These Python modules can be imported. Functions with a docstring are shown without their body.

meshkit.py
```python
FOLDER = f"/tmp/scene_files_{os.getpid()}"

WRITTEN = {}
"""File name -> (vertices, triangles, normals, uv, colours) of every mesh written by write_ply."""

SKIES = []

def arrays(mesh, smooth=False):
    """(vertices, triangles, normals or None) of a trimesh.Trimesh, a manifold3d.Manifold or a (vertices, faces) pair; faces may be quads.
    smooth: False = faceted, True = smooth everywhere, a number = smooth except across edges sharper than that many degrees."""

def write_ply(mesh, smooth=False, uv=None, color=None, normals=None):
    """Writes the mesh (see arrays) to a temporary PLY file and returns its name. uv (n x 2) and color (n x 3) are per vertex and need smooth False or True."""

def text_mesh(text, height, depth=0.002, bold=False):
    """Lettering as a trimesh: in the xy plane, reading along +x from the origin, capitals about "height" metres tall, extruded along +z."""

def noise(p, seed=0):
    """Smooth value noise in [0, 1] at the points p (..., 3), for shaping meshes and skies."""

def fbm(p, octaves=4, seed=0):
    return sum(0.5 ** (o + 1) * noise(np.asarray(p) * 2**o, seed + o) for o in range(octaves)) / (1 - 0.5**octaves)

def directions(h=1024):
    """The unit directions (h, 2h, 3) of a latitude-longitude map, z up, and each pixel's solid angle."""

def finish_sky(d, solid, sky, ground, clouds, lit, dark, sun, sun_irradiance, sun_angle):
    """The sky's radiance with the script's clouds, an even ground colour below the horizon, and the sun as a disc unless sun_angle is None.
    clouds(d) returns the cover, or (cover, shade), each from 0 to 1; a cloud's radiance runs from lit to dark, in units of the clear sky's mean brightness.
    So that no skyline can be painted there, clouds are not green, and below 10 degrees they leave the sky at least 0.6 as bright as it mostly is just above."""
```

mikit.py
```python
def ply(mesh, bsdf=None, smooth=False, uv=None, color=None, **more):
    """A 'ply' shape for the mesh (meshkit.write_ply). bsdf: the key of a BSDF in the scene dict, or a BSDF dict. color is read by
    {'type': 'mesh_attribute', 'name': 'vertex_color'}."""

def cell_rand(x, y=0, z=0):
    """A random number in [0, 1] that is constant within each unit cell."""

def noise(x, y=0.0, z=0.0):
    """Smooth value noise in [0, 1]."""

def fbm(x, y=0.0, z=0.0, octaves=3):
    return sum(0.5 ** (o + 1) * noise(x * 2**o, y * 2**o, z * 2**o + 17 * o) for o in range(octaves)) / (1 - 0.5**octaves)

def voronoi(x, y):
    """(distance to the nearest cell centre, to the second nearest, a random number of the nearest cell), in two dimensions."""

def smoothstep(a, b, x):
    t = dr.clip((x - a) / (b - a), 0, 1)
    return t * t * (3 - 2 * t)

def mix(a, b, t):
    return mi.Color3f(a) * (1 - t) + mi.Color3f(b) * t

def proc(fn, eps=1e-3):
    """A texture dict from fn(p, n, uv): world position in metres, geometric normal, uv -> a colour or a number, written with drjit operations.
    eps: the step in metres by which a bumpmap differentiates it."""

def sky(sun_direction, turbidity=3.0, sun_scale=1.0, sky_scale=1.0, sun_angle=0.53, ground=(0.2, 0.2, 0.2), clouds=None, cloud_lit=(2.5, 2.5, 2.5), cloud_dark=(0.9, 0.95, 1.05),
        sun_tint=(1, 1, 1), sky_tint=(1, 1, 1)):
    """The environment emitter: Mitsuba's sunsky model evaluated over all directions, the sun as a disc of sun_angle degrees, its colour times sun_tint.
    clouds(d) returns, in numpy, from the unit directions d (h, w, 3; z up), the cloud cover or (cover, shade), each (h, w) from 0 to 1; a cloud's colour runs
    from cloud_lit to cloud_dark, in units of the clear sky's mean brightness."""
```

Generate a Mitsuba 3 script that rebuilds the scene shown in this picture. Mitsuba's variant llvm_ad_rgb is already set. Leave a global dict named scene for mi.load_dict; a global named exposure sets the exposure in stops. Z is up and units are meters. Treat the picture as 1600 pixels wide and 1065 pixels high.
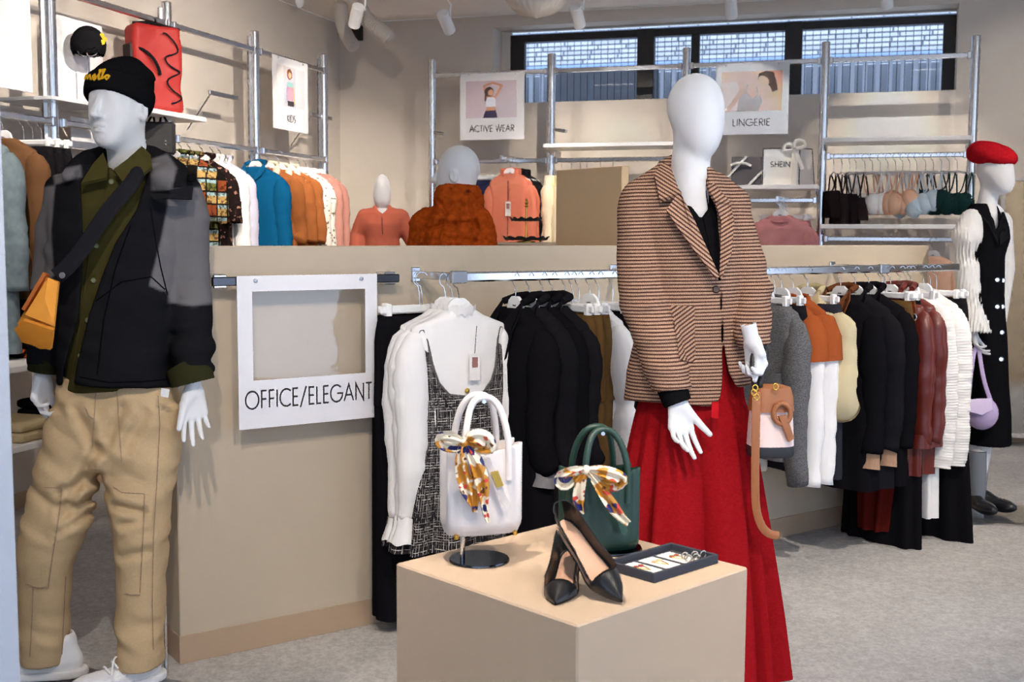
import math, random
import numpy as np, trimesh, drjit as dr, mitsuba as mi, mikit, meshkit
import manifold3d as m3
from shapely.geometry import LineString, Polygon, Point, box as sbox
from shapely.ops import unary_union
from shapely import affinity
T = mi.ScalarTransform4f
scene, labels, used = {}, {}, {}
random.seed(7); RNG = np.random.default_rng(7)

# ------------------------------------------------------------------ camera, sky, exposure
CAM = np.array([0.0, 0.0, 1.38]); FOC = 1798.9            # focal length in pixels of a 1600 px wide frame
YAW, PITCH, ROLL = np.radians(17.418), np.radians(5.288), np.radians(0.315)
FW = np.array([-np.sin(YAW)*np.cos(PITCH), np.cos(YAW)*np.cos(PITCH), -np.sin(PITCH)])
_r = np.array([np.cos(YAW), np.sin(YAW), 0.0]); _u = np.cross(_r, FW)
RT, UP = _r*np.cos(ROLL) + _u*np.sin(ROLL), -_r*np.sin(ROLL) + _u*np.cos(ROLL)
scene['camera'] = {'type': 'thinlens', 'fov': float(np.degrees(2*np.arctan(800/FOC))), 'fov_axis': 'x', 'aperture_radius': 0.0035, 'focus_distance': 4.1,
                   'to_world': T().look_at(origin=CAM.tolist(), target=(CAM+FW).tolist(), up=UP.tolist()), 'near_clip': 0.05}
exposure = -0.12
SKY = [0.72, 0.90, 1.20]
scene['sky'] = {'type': 'constant', 'sampling_weight': 60.0, 'radiance': {'type': 'rgb', 'value': [2.3*v for v in SKY]}}
# spot lamps: (x, y, z), target, intensity, cone in degrees; each is built as a fixture with its light below
LINEAR_POWER = 4.5
WARM = np.array([1.0, 0.89, 0.77])
SPOTS = [((0, 0, 0), (-3.9, 7.6, 1.6), 11, 38), ((0, 0, 0), (-2.5, 8.3, 1.5), 5, 36), ((0, 0, 0), (-1.8, 8.3, 1.7), 8.5, 36),
         ((0, 0, 0), (-0.9, 8.3, 1.5), 8, 36), ((0, 0, 0), (0.1, 8.3, 1.7), 9, 36)]
SPOTS_OUT = [((-2.5, 4.4, 2.75), (-3.9, 5.4, 1.8), 16, 40), ((-2.4, 5.3, 2.75), (-3.9, 6.6, 1.8), 14, 40), ((-2.9, 3.3, 2.75), (-4.0, 4.4, 1.8), 14, 38), ((-1.2, 5.9, 2.75), (-2.4, 7.6, 1.4), 10, 34),
             ((-0.8, 1.0, 2.75), (-1.9, 3.1, 1.1), 11, 30), ((-0.1, 1.3, 2.75), (-1.2, 3.6, 0.9), 11, 30), ((-0.95, 2.05, 2.75), (-0.66, 2.48, 0.6), 16, 22), ((0.75, 1.5, 2.75), (-0.35, 2.45, 0.5), 9, 24),
             ((0.35, 1.9, 2.75), (-0.45, 3.6, 0.45), 9, 24), ((1.0, 3.4, 2.75), (-0.1, 4.9, 0.9), 17, 34), ((1.6, 4.9, 2.75), (0.4, 6.3, 0.9), 12, 34), ((1.2, 6.6, 2.75), (1.2, 8.3, 1.6), 8, 40), ((1.7, 6.5, 2.75), (1.45, 4.62, 1.2), 14, 40)]

# ------------------------------------------------------------------ materials
def rgb(c): return {'type': 'rgb', 'value': [float(v) for v in c]}
def s2l(*c):
    c = np.asarray(c, float)/255.0
    return np.where(c < 0.04045, c/12.92, ((c+0.055)/1.055)**2.4)
_mats = {}
def mat(d):
    k = repr(d)
    if k not in _mats:
        _mats[k] = f'material_{len(_mats)}'; scene[_mats[k]] = d
    return _mats[k]
def cloth(*c): return mat({'type': 'twosided', 'b': {'type': 'diffuse', 'reflectance': rgb(s2l(*c))}})
def plastic(c, rough=0.4, spec=0.5, coat=0.0, two=True):
    b = {'type': 'principled', 'base_color': rgb(s2l(*c)), 'roughness': float(rough), 'specular': float(spec)}
    if coat: b['clearcoat'] = float(coat); b['clearcoat_gloss'] = 0.9
    return mat({'type': 'twosided', 'b': b} if two else b)
def metal(c, rough=0.12): return mat({'type': 'twosided', 'b': {'type': 'roughconductor', 'material': 'none', 'alpha': float(rough), 'specular_reflectance': rgb(s2l(*c))}})
def textured(fn, rough=None, bump=None, scale=0.002, eps=1e-3):
    b = {'type': 'diffuse', 'reflectance': mikit.proc(fn)} if rough is None else {'type': 'principled', 'base_color': mikit.proc(fn), 'roughness': rough}
    if bump is not None: b = {'type': 'bumpmap', 'arbitrary': mikit.proc(bump, eps=eps), 'scale': scale, 'b': b}
    return mat({'type': 'twosided', 'b': b})
VC = lambda: mat({'type': 'twosided', 'b': {'type': 'diffuse', 'reflectance': {'type': 'mesh_attribute', 'name': 'vertex_color'}}})
CHROME = metal((226, 228, 232), 0.06); STEEL = metal((190, 190, 192), 0.2); GOLD = metal((235, 190, 90), 0.18); BLACKCHROME = metal((90, 90, 95), 0.12)
WHITE_PLASTIC = plastic((236, 236, 234), 0.35); MANNEQUIN = plastic((220, 220, 221), 0.42, 0.4)

# ------------------------------------------------------------------ scene bookkeeping
def numbered(name):
    n = used.get(name, 0); used[name] = n+1
    return name if n == 0 else f'{name}_{n:03d}'
def part(parent, name, shape, bsdf=None, smooth=False, label=None, kind=None, **kw):
    key = numbered(parent + '__' + name)
    if not isinstance(shape, dict): shape = mikit.ply(shape, bsdf, smooth=smooth, **kw)
    scene[key] = shape
    d = {}
    if label: d['label'] = label
    if kind: d['kind'] = kind
    if d: labels[key] = d
    return key
def thing(name, label, cat, group=None, kind=None):
    key = numbered(name); d = {'label': label}
    if cat: d['category'] = cat
    if group: d['group'] = group
    if kind: d['kind'] = kind
    labels[key] = d
    return key
def single(name, label, cat, mesh, bsdf, smooth=False, group=None, kind=None, **kw):
    key = thing(name, label, cat, group, kind)
    scene[key] = mesh if isinstance(mesh, dict) else mikit.ply(mesh, bsdf, smooth=smooth, **kw)
    return key
def struct(name, mesh, bsdf, smooth=False, label=None):
    scene[name] = mesh if isinstance(mesh, dict) else mikit.ply(mesh, bsdf, smooth=smooth); used[name] = 1
    labels[name] = {'kind': 'structure', 'label': label or name.replace('_', ' ')}
    return name

# ------------------------------------------------------------------ mesh helpers
def N(v): v = np.asarray(v, float); return v/np.linalg.norm(v)
FH = N([FW[0], FW[1], 0])
def at(px, py, depth):                                    # the point seen at a pixel of the 1600 x 1065 frame, at a level distance in front of the camera
    d = FW + RT*(px-800)/FOC - UP*(py-532.5)/FOC
    return CAM + d*(depth/(d@FH))
def on_y(px, py, Y):
    d = FW + RT*(px-800)/FOC - UP*(py-532.5)/FOC; return CAM + d*((Y-CAM[1])/d[1])
def polysd(px, py, poly):                                 # signed distance (positive inside) to an outline in the plane
    P = np.asarray(poly, float); d = np.full(len(px), 1e9); ins = np.zeros(len(px), bool)
    for (x1, y1), (x2, y2) in zip(P, np.roll(P, -1, 0)):
        vx, vy = x2-x1, y2-y1; t = np.clip(((px-x1)*vx+(py-y1)*vy)/(vx*vx+vy*vy+1e-12), 0, 1)
        d = np.minimum(d, np.hypot(px-x1-t*vx, py-y1-t*vy)); c = (y1 > py) != (y2 > py); ins ^= c & (px < x1+(py-y1)*vx/(vy if vy else 1e-9))
    return np.where(ins, d, -d)
def tint(base, *layers):                                  # vertex colours: (outline weight, colour) over a base
    out = np.asarray(base, float) if np.ndim(base) == 2 else np.tile(base, (len(layers[0][0]), 1))
    for w, c in layers: out = out*(1-w[:, None])+np.asarray(c)*w[:, None]
    return out
soft = lambda sd, k=1.5: np.clip(.5+sd/(2*k), 0, 1)
def frame(o, x, y=None, z=None):
    M = np.eye(4); M[:3, 3] = o; M[:3, 0] = x
    z = np.array([0, 0, 1.0]) if z is None else np.asarray(z, float)
    M[:3, 2] = z; M[:3, 1] = np.cross(z, x) if y is None else y
    return M
def yawed(o, deg):                                       # local y turned by deg (counter-clockwise) from world +y
    a = np.radians(deg); return frame(o, [np.cos(a), np.sin(a), 0])
def mv(mesh, M):
    v, f = (mesh.vertices, mesh.faces) if hasattr(mesh, 'vertices') else mesh
    v = np.asarray(v) @ M[:3, :3].T + M[:3, 3]; f = np.asarray(f)
    return (v, f[:, ::-1] if np.linalg.det(M[:3, :3]) < 0 else f)
def cat(*ms):
    vs, fs, n = [], [], 0
    for m in ms:
        v, f = (m.vertices, m.faces) if hasattr(m, 'vertices') else m
        f = np.asarray(f)
        if f.shape[1] == 4: f = np.vstack([f[:, [0, 1, 2]], f[:, [0, 2, 3]]])
        vs.append(np.asarray(v, float)); fs.append(f+n); n += len(v)
    return np.vstack(vs), np.vstack(fs)
def hull(pts):
    h = trimesh.Trimesh(np.asarray(pts), process=False).convex_hull if False else trimesh.convex.convex_hull(np.asarray(pts, float))
    return (np.array(h.vertices), np.array(h.faces))
def rbox(cx, cy, cz, sx, sy, sz, r=0.003):               # box with chamfered edges; centre and full sizes
    p = []
    for a in (-1, 1):
        for b in (-1, 1):
            for c in (-1, 1):
                for k in range(3):
                    q = np.array([a*sx/2, b*sy/2, c*sz/2])
                    for j in range(3):
                        if j != k: q[j] -= (a, b, c)[j]*min(r, (sx, sy, sz)[j]*0.45)
                    p.append(q + [cx, cy, cz])
    return hull(p)
def bx(lo, hi, r=0.003):
    lo, hi = np.array(lo, float), np.array(hi, float)
    return rbox(*((lo+hi)/2), *(hi-lo), r=r)
def grid(P, closed=False, cap0=False, cap1=False):       # P (rows, columns, 3); closed joins the last column to the first
    P = np.asarray(P, float); n, m = P.shape[:2]
    i, j = np.meshgrid(np.arange(n-1), np.arange(m if closed else m-1), indexing='ij')
    a, b = i*m+j, i*m+(j+1) % m
    f = np.stack([a, b, b+m, a+m], -1).reshape(-1, 4)
    f = np.vstack([f[:, [0, 1, 2]], f[:, [0, 2, 3]]]); v = P.reshape(-1, 3)
    for on, row in ((cap0, 0), (cap1, n-1)):
        if on:
            c = len(v); v = np.vstack([v, P[row].mean(0)]); k = np.arange(m); t = np.stack([row*m+k, row*m+(k+1) % m, np.full(m, c)], 1)
            f = np.vstack([f, t[:, ::-1] if row == 0 else t])
    return v, f
def tube(path, rad, sides=10, caps=True, flat=None):     # flat: (direction, factor) squashes the section
    p = np.asarray(path, float); n = len(p); rad = np.broadcast_to(np.asarray(rad, float), (n,))
    t = np.gradient(p, axis=0); t /= np.linalg.norm(t, axis=1, keepdims=True)+1e-12
    a = np.cross(t[0], [0, 0, 1.0]) if abs(t[0][2]) < 0.9 else np.cross(t[0], [0, 1.0, 0]); a = N(a); A = []
    for k in range(n):
        a = a - t[k]*(a@t[k]); a = N(a); A.append(a)
    A = np.array(A); B = np.cross(t, A); g = np.arange(sides)*2*np.pi/sides
    off = (np.cos(g)[None, :, None]*A[:, None] + np.sin(g)[None, :, None]*B[:, None])*rad[:, None, None]
    if flat is not None:
        d = N(flat[0]); off = off - d*((off@d)*(1-flat[1]))[..., None]
    return grid(p[:, None]+off, closed=True, cap0=caps, cap1=caps)
def bar(a, b, r, sides=12): return tube([a, b], r, sides)
def spline(pts, n=24):
    from scipy.interpolate import CubicSpline
    p = np.asarray(pts, float); s = np.r_[0, np.cumsum(np.linalg.norm(np.diff(p, axis=0), axis=1))]
    return CubicSpline(s, p)(np.linspace(0, s[-1], n))
def lathe(prof, n=32, M=None):                           # prof: (r, z) rows
    prof = np.asarray(prof, float); g = np.arange(n)*2*np.pi/n
    P = np.stack([prof[:, None, 0]*np.cos(g), prof[:, None, 0]*np.sin(g), np.broadcast_to(prof[:, None, 1], (len(prof), n))], -1)
    m = grid(P, closed=True)
    return m if M is None else mv(m, M)
def extrude(poly, depth):                                # along +z from 0
    gs = getattr(poly, 'geoms', [poly])
    return cat(*[trimesh.creation.extrude_polygon(g, depth, engine='earcut') for g in gs if g.area > 1e-9])
XZ = np.array([[1, 0, 0, 0], [0, 0, -1, 0], [0, 1, 0, 0], [0, 0, 0, 1.0]])   # xy plane -> xz plane, +z -> -y
def on_wall(o, x):                                       # flat artwork drawn in xy: x along x, y up, thickness towards the viewer (x cross up reversed)
    x = N(x); n = np.cross(x, [0, 0, 1.0]); return frame(o, x, np.array([0, 0, 1.0]), n)

# ------------------------------------------------------------------ signed distances and their surface
def cone(p, a, b, ra, rb):
    a, b = np.asarray(a, float), np.asarray(b, float); d = b-a
    h = np.clip(((p-a)@d)/(d@d), 0, 1)
    return np.linalg.norm(p-a-h[:, None]*d, axis=1) - (ra+(rb-ra)*h)
def chain(p, pts, rs, k=0.0):
    d = None
    for i in range(len(pts)-1):
        e = cone(p, pts[i], pts[i+1], rs[i], rs[i+1]); d = e if d is None else (np.minimum(d, e) if k == 0 else smin(d, e, k))
    return d
def ell(p, c, r, R=None):
    q = p-np.asarray(c)
    if R is not None: q = q@R
    r = np.asarray(r, float); a = np.linalg.norm(q/r, axis=1); b = np.linalg.norm(q/r**2, axis=1)+1e-9
    return a*(a-1)/b
def smin(a, b, k):
    h = np.clip(0.5+0.5*(b-a)/k, 0, 1); return b+(a-b)*h-k*h*(1-h)
def smax(a, b, k): return -smin(-a, -b, k)
def plane(p, o, n): return (p-np.asarray(o))@N(n)
def sect(p, M, zs, cx, cy, a, b, e=2.2):                 # stacked (super)elliptic sections along the local z of M
    q = (p-M[:3, 3])@M[:3, :3]; z = q[:, 2]
    I = lambda v: np.interp(z, zs, np.broadcast_to(v, (len(zs),)))
    A, B = I(a), I(b)
    r = (np.abs((q[:, 0]-I(cx))/A)**e + np.abs((q[:, 1]-I(cy))/B)**e)**(1/e)
    d = (r-1)*np.minimum(A, B)
    return np.maximum(d, np.maximum(zs[0]-z, z-zs[-1]))
def surface(fn, lo, hi, h):
    lo, hi = np.asarray(lo, float), np.asarray(hi, float); n = np.ceil((hi-lo)/h).astype(int)+2
    s = 4; nc = (n+s-1)//s+1
    C = np.stack(np.meshgrid(*[lo[k]+np.arange(nc[k])*h*s for k in range(3)], indexing='ij'), -1).reshape(-1, 3)
    dc = fn(C).reshape(nc); near = np.abs(dc) < h*s*1.9
    for ax in range(3):
        near = near | np.roll(near, 1, ax) | np.roll(near, -1, ax)
    up = lambda a: np.repeat(np.repeat(np.repeat(a, s, 0), s, 1), s, 2)[:n[0], :n[1], :n[2]]
    D = np.where(up(dc) < 0, -1.0, 1.0); idx = np.argwhere(up(near))
    D[tuple(idx.T)] = fn(lo+idx*h)
    S = D < 0; c = [S[a:n[0]-1+a, b:n[1]-1+b, e:n[2]-1+e] for a in (0, 1) for b in (0, 1) for e in (0, 1)]
    tot = sum(x.astype(np.int8) for x in c); cells = np.argwhere((tot > 0) & (tot < 8))
    acc, cnt = np.zeros((len(cells), 3)), np.zeros(len(cells))
    off = np.array([[a, b, e] for a in (0, 1) for b in (0, 1) for e in (0, 1)])
    val = np.stack([D[tuple((cells+o).T)] for o in off], 1)
    for i in range(8):
        for j in range(i+1, 8):
            if np.abs(off[i]-off[j]).sum() == 1:
                u, w = val[:, i], val[:, j]; on = (u < 0) != (w < 0)
                t = np.where(on, u/np.where(on, u-w, 1), 0)
                acc += np.where(on[:, None], off[i]+(off[j]-off[i])*t[:, None], 0); cnt += on
    V = lo+(cells+acc/cnt[:, None])*h
    ids = -np.ones(n-1, int); ids[tuple(cells.T)] = np.arange(len(cells)); F = []
    for ax in range(3):
        o = [0, 0, 0]; o[ax] = 1; b, e = [(1, 2), (2, 0), (0, 1)][ax]
        A = S[:n[0]-o[0], :n[1]-o[1], :n[2]-o[2]]; B = S[o[0]:, o[1]:, o[2]:]
        for sgn, mask in ((0, A & ~B), (1, ~A & B)):
            ed = np.argwhere(mask); ed = ed[(ed[:, b] > 0) & (ed[:, e] > 0) & (ed[:, b] < n[b]-1) & (ed[:, e] < n[e]-1) & (ed[:, ax] < n[ax]-1)]
            db, de = np.zeros(3, int), np.zeros(3, int); db[b] = 1; de[e] = 1
            q = [ids[tuple((ed-x).T)] for x in (db+de, de, 0*de, db)]
            if sgn: q = q[::-1]
            F.append(np.stack(q, 1))
    F = np.vstack(F); F = F[(F >= 0).all(1)]
    return V, np.vstack([F[:, [0, 1, 2]], F[:, [0, 2, 3]]])
def nz(p, f, seed=0, o=2): return meshkit.fbm(np.asarray(p)*f, o, seed)-0.5
def relax(m, it=3, most=.004):
    from scipy.sparse import coo_matrix
    v, f = m; n = len(v); i = np.concatenate([f[:, 0], f[:, 1], f[:, 2]]); j = np.concatenate([f[:, 1], f[:, 2], f[:, 0]])
    A = coo_matrix((np.ones(2*len(i)), (np.r_[i, j], np.r_[j, i])), (n, n)).tocsr(); A.data[:] = 1; deg = np.maximum(np.asarray(A.sum(1)).ravel(), 1)[:, None]; u = v.copy()
    for _ in range(it):
        for lam in (.5, -.5): u = u+lam*(A@u/deg-u)
    s = u-v; l = np.linalg.norm(s, axis=1, keepdims=True); return v+s*np.minimum(1, most/np.maximum(l, 1e-9)), f

# ------------------------------------------------------------------ lettering: one-line geometric capitals, drawn as strokes
def arc(cx, cy, r, a0, a1, n=20, ry=None):
    g = np.radians(np.linspace(a0, a1, n)); return [(cx+r*np.cos(t), cy+(ry or r)*np.sin(t)) for t in g]
GLYPH = {'O': (1.02, [arc(.51, .5, .5, 0, 360, 48)]), 'F': (.44, [[(.06, 0), (.06, 1), (.44, 1)], [(.06, .52), (.42, .52)]]), 'I': (.12, [[(.06, 0), (.06, 1)]]),
         'C': (.82, [arc(.51, .5, .5, 48, 312, 40)]), 'E': (.46, [[(.46, 0), (.06, 0), (.06, 1), (.46, 1)], [(.06, .52), (.43, .52)]]), '/': (.52, [[(.02, -.14), (.5, 1.08)]]),
         'L': (.40, [[(.06, 1), (.06, 0), (.40, 0)]]), 'G': (.98, [arc(.51, .5, .5, 45, 360, 44) + [(.56, .5)]]), 'A': (.78, [[(0, 0), (.39, 1), (.78, 0)], [(.14, .36), (.64, .36)]]),
         'N': (.76, [[(.06, 0), (.06, 1), (.70, 0), (.70, 1)]]), 'T': (.50, [[(.25, 0), (.25, 1)], [(0, 1), (.5, 1)]]), 'V': (.72, [[(0, 1), (.36, 0), (.72, 1)]]),
         'W': (1.1, [[(0, 1), (.28, 0), (.55, 1), (.82, 0), (1.1, 1)]]), 'R': (.54, [[(.06, 0), (.06, 1)] + [(.26, 1)] + arc(.26, .74, .26, 90, -90, 14) + [(.06, .48)], [(.24, .48), (.54, 0)]]),
         'K': (.6, [[(.06, 0), (.06, 1)], [(.56, 1), (.08, .5), (.6, 0)]]), 'D': (.74, [[(.06, 0), (.06, 1), (.24, 1)] + arc(.24, .5, .5, 90, -90, 24) + [(.06, 0)]]),
         'S': (.5, [arc(.26, .75, .22, 40, 270, 18, .25) + arc(.26, .25, .24, 90, -140, 18, .25)]), 'H': (.7, [[(.06, 0), (.06, 1)], [(.64, 0), (.64, 1)], [(.06, .52), (.64, .52)]]), ' ': (.3, [])}
def lettering(s, height, width, stroke=0.11, gap=0.16):
    x, out = 0.0, []
    for ch in s:
        w, lines = GLYPH[ch]
        out += [affinity.translate(LineString(l).buffer(stroke/2, cap_style=2, join_style=2, mitre_limit=2.5), x, 0) for l in lines]; x += w+gap
    return affinity.scale(unary_union(out), width/(x-gap), height, origin=(0, 0))

# ================================================================== the setting
def carpet(p, n, uv):
    a = mikit.fbm(p.x*7, p.y*7, 0.0, 3); b = mikit.noise(p.x*160, p.y*160, 0.0); c = mikit.noise(p.x*60+9, p.y*60, 3.0)
    return mikit.mix(s2l(156, 152, 149).tolist(), s2l(204, 201, 198).tolist(), 0.25*a+0.4*b+0.35*c)
CARPET = textured(carpet, bump=lambda p, n, uv: mikit.noise(p.x*170, p.y*170, 0.0), scale=0.002)
WALL = mat({'type': 'twosided', 'b': {'type': 'diffuse', 'reflectance': rgb(s2l(201, 193, 183))}})
CEIL = cloth(230, 225, 218)
BEIGE = plastic((186, 171, 150), 0.55, 0.35); SKIRTING = plastic((172, 148, 124), 0.5, 0.35); BEIGE_DARK = plastic((212, 182, 142), 0.55, 0.3)
X0, X1, Y0, Y1, ZC = -4.05, 4.2, -2.6, 8.35, 3.01
struct('floor', bx((X0-.3, Y0-.3, -.06), (X1+.3, Y1+.3, 0), .001), CARPET, label='grey beige carpet floor')
struct('ceiling', cat(bx((X0, Y0, ZC), (X1, Y1, ZC+.1), .001)), CEIL, label='off white ceiling')
struct('wall_left', bx((X0-.2, Y0, 0), (X0, Y1+.3, ZC), .001), WALL, label='warm off white side wall behind the left racks')
# back wall with the long window opening
WX0, WX1, WZ0, WZ1 = -2.783, 0.482, 2.359, 2.922
struct('wall_back', cat(bx((X0, Y1, 0), (WX0, Y1+.3, ZC), .001), bx((WX1, Y1, 0), (X1, Y1+.3, ZC), .001),
                        bx((WX0, Y1, 0), (WX1, Y1+.3, WZ0), .001), bx((WX0, Y1, WZ1), (WX1, Y1+.3, ZC), .001)), WALL, label='warm off white back wall with a high window opening')
# right and front walls: low sill and head beam around the shop windows, open to the daylight
struct('wall_right', cat(bx((X1, 5.6, 0), (X1+.2, Y1+.3, ZC), .001), bx((X1, Y0, 2.75), (X1+.2, 5.6, ZC), .001), bx((X1, Y0, 0), (X1+.2, 5.6, .12), .001)), WALL)
struct('wall_front', cat(bx((X0-.2, Y0-.2, 0), (-1.6, Y0, ZC), .001), bx((-1.6, Y0-.2, 2.75), (X1+.2, Y0, ZC), .001), bx((-1.6, Y0-.2, 0), (X1+.2, Y0, .1), .001)), WALL)
struct('trim_1', bx((X0, Y1-.012, 0), (X1, Y1, .08), .003), SKIRTING, label='baseboard of the back wall')
struct('trim_2', bx((X0, Y0, 0), (X0+.012, Y1-.02, .08), .003), SKIRTING, label='baseboard of the left wall')

# window: black frame, three glazed lights, wire in the glass
BLACK_FRAME = plastic((22, 22, 24), 0.45, 0.4)
def box_frame(x0, x1, z0, z1, y, w, d): return cat(bx((x0, y-d, z0), (x0+w, y, z1)), bx((x1-w, y-d, z0), (x1, y, z1)), bx((x0+w, y-d, z0), (x1-w, y, z0+w)), bx((x0+w, y-d, z1-w), (x1-w, y, z1)))
win = 'window_1'; labels[win] = {'kind': 'structure', 'label': 'long black framed window high in the back wall'}
WY = Y1+.27
part(win, 'frame', cat(bx((WX0, WY-.06, WZ1-.085), (WX1, WY, WZ1-.03)), bx((WX0, WY-.06, WZ0-.02), (WX1, WY, WZ0+.012)), bx((-2.715, WY-.06, WZ0), (-2.6, WY, WZ1-.03)), bx((.4, WY-.06, WZ0), (WX1, WY, WZ1-.03)),
                       bx((-1.725, WY-.075, WZ0), (-1.60, WY, WZ1-.03)), bx((-.66, WY-.075, WZ0), (-.54, WY, WZ1-.03)), bx((-1.33, WY-.05, WZ0), (-1.27, WY, WZ1-.03))), BLACK_FRAME)
part(win, 'reveal', cat(bx((WX0, Y1+.2, WZ0), (-2.71, WY, WZ1))), WALL)
GLASS = mat({'type': 'thindielectric', 'int_ior': 1.5})
WIRE = plastic((40, 44, 52), 0.6, 0.3)
for a, b in ((-2.6, -1.725), (-1.6, -1.33), (-1.27, -.66), (-.54, .4)):
    part(win, 'pane', grid([[(a, WY-.02, WZ0), (b, WY-.02, WZ0)], [(a, WY-.02, WZ1-.08), (b, WY-.02, WZ1-.08)]]), GLASS)
    xs = np.arange(a+.02, b, .052)
    part(win, 'glass_wire', cat(*[bar((x, WY-.026, WZ0), (x, WY-.026, WZ1-.08), .0022, 4) for x in xs]), WIRE, kind='stuff', label='fine upright wires in the window glass')
# what the window looks on: a tiled house front with a balustrade
def tiles(p, n, uv):
    row = p.z/0.048; i = dr.floor(row); fr = row-i
    col = (p.x+mikit.cell_rand(i)*.3)/0.30; j = dr.floor(col); fc = col-j
    joint = dr.minimum(mikit.smoothstep(.02, .26, dr.minimum(fr, 1-fr)), mikit.smoothstep(.0, .05, dr.minimum(fc, 1-fc)))
    base = mikit.mix(s2l(214, 218, 224).tolist(), s2l(238, 240, 244).tolist(), mikit.cell_rand(i, j))
    return mikit.mix(s2l(84, 92, 106).tolist(), base, joint)
struct('wall_outside', bx((-9, 12.0, -1), (5, 12.3, 7), .001), textured(tiles), label='pale tiled front of the neighbouring building seen through the window')
b = thing('balustrade', 'grey balcony balustrade of upright bars outside the back window', 'railing')
part(b, 'handrail', tube([(-9, 11.2, 3.03), (5, 11.2, 3.03)], .016, 10), plastic((150, 178, 220), .4))
OUT_GREY = plastic((128, 132, 140), .6); OUT_DARK = plastic((52, 56, 64), .6)
part(b, 'base_slab', bx((-9, 11.15, 2.45), (5, 11.7, 2.62)), OUT_GREY)
sh = mikit.ply(bx((-.02, -.02, 0), (.02, .02, .44), .002), OUT_GREY)
part(b, 'back_panel', bx((-9, 11.6, 2.6), (5, 11.64, 3.0)), plastic((120, 126, 136), .6))
for x in np.arange(-5.2, 1.7, .11):
    if not (-3.05 < x < -2.1): part(b, 'baluster', {**sh, 'to_world': T().translate([float(x), 11.22, 2.6])})
part(b, 'solid_panel', bx((-3.1, 11.2, 2.6), (-2.05, 11.24, 3.02)), OUT_DARK, label='dark solid panel between the bars')

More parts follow.
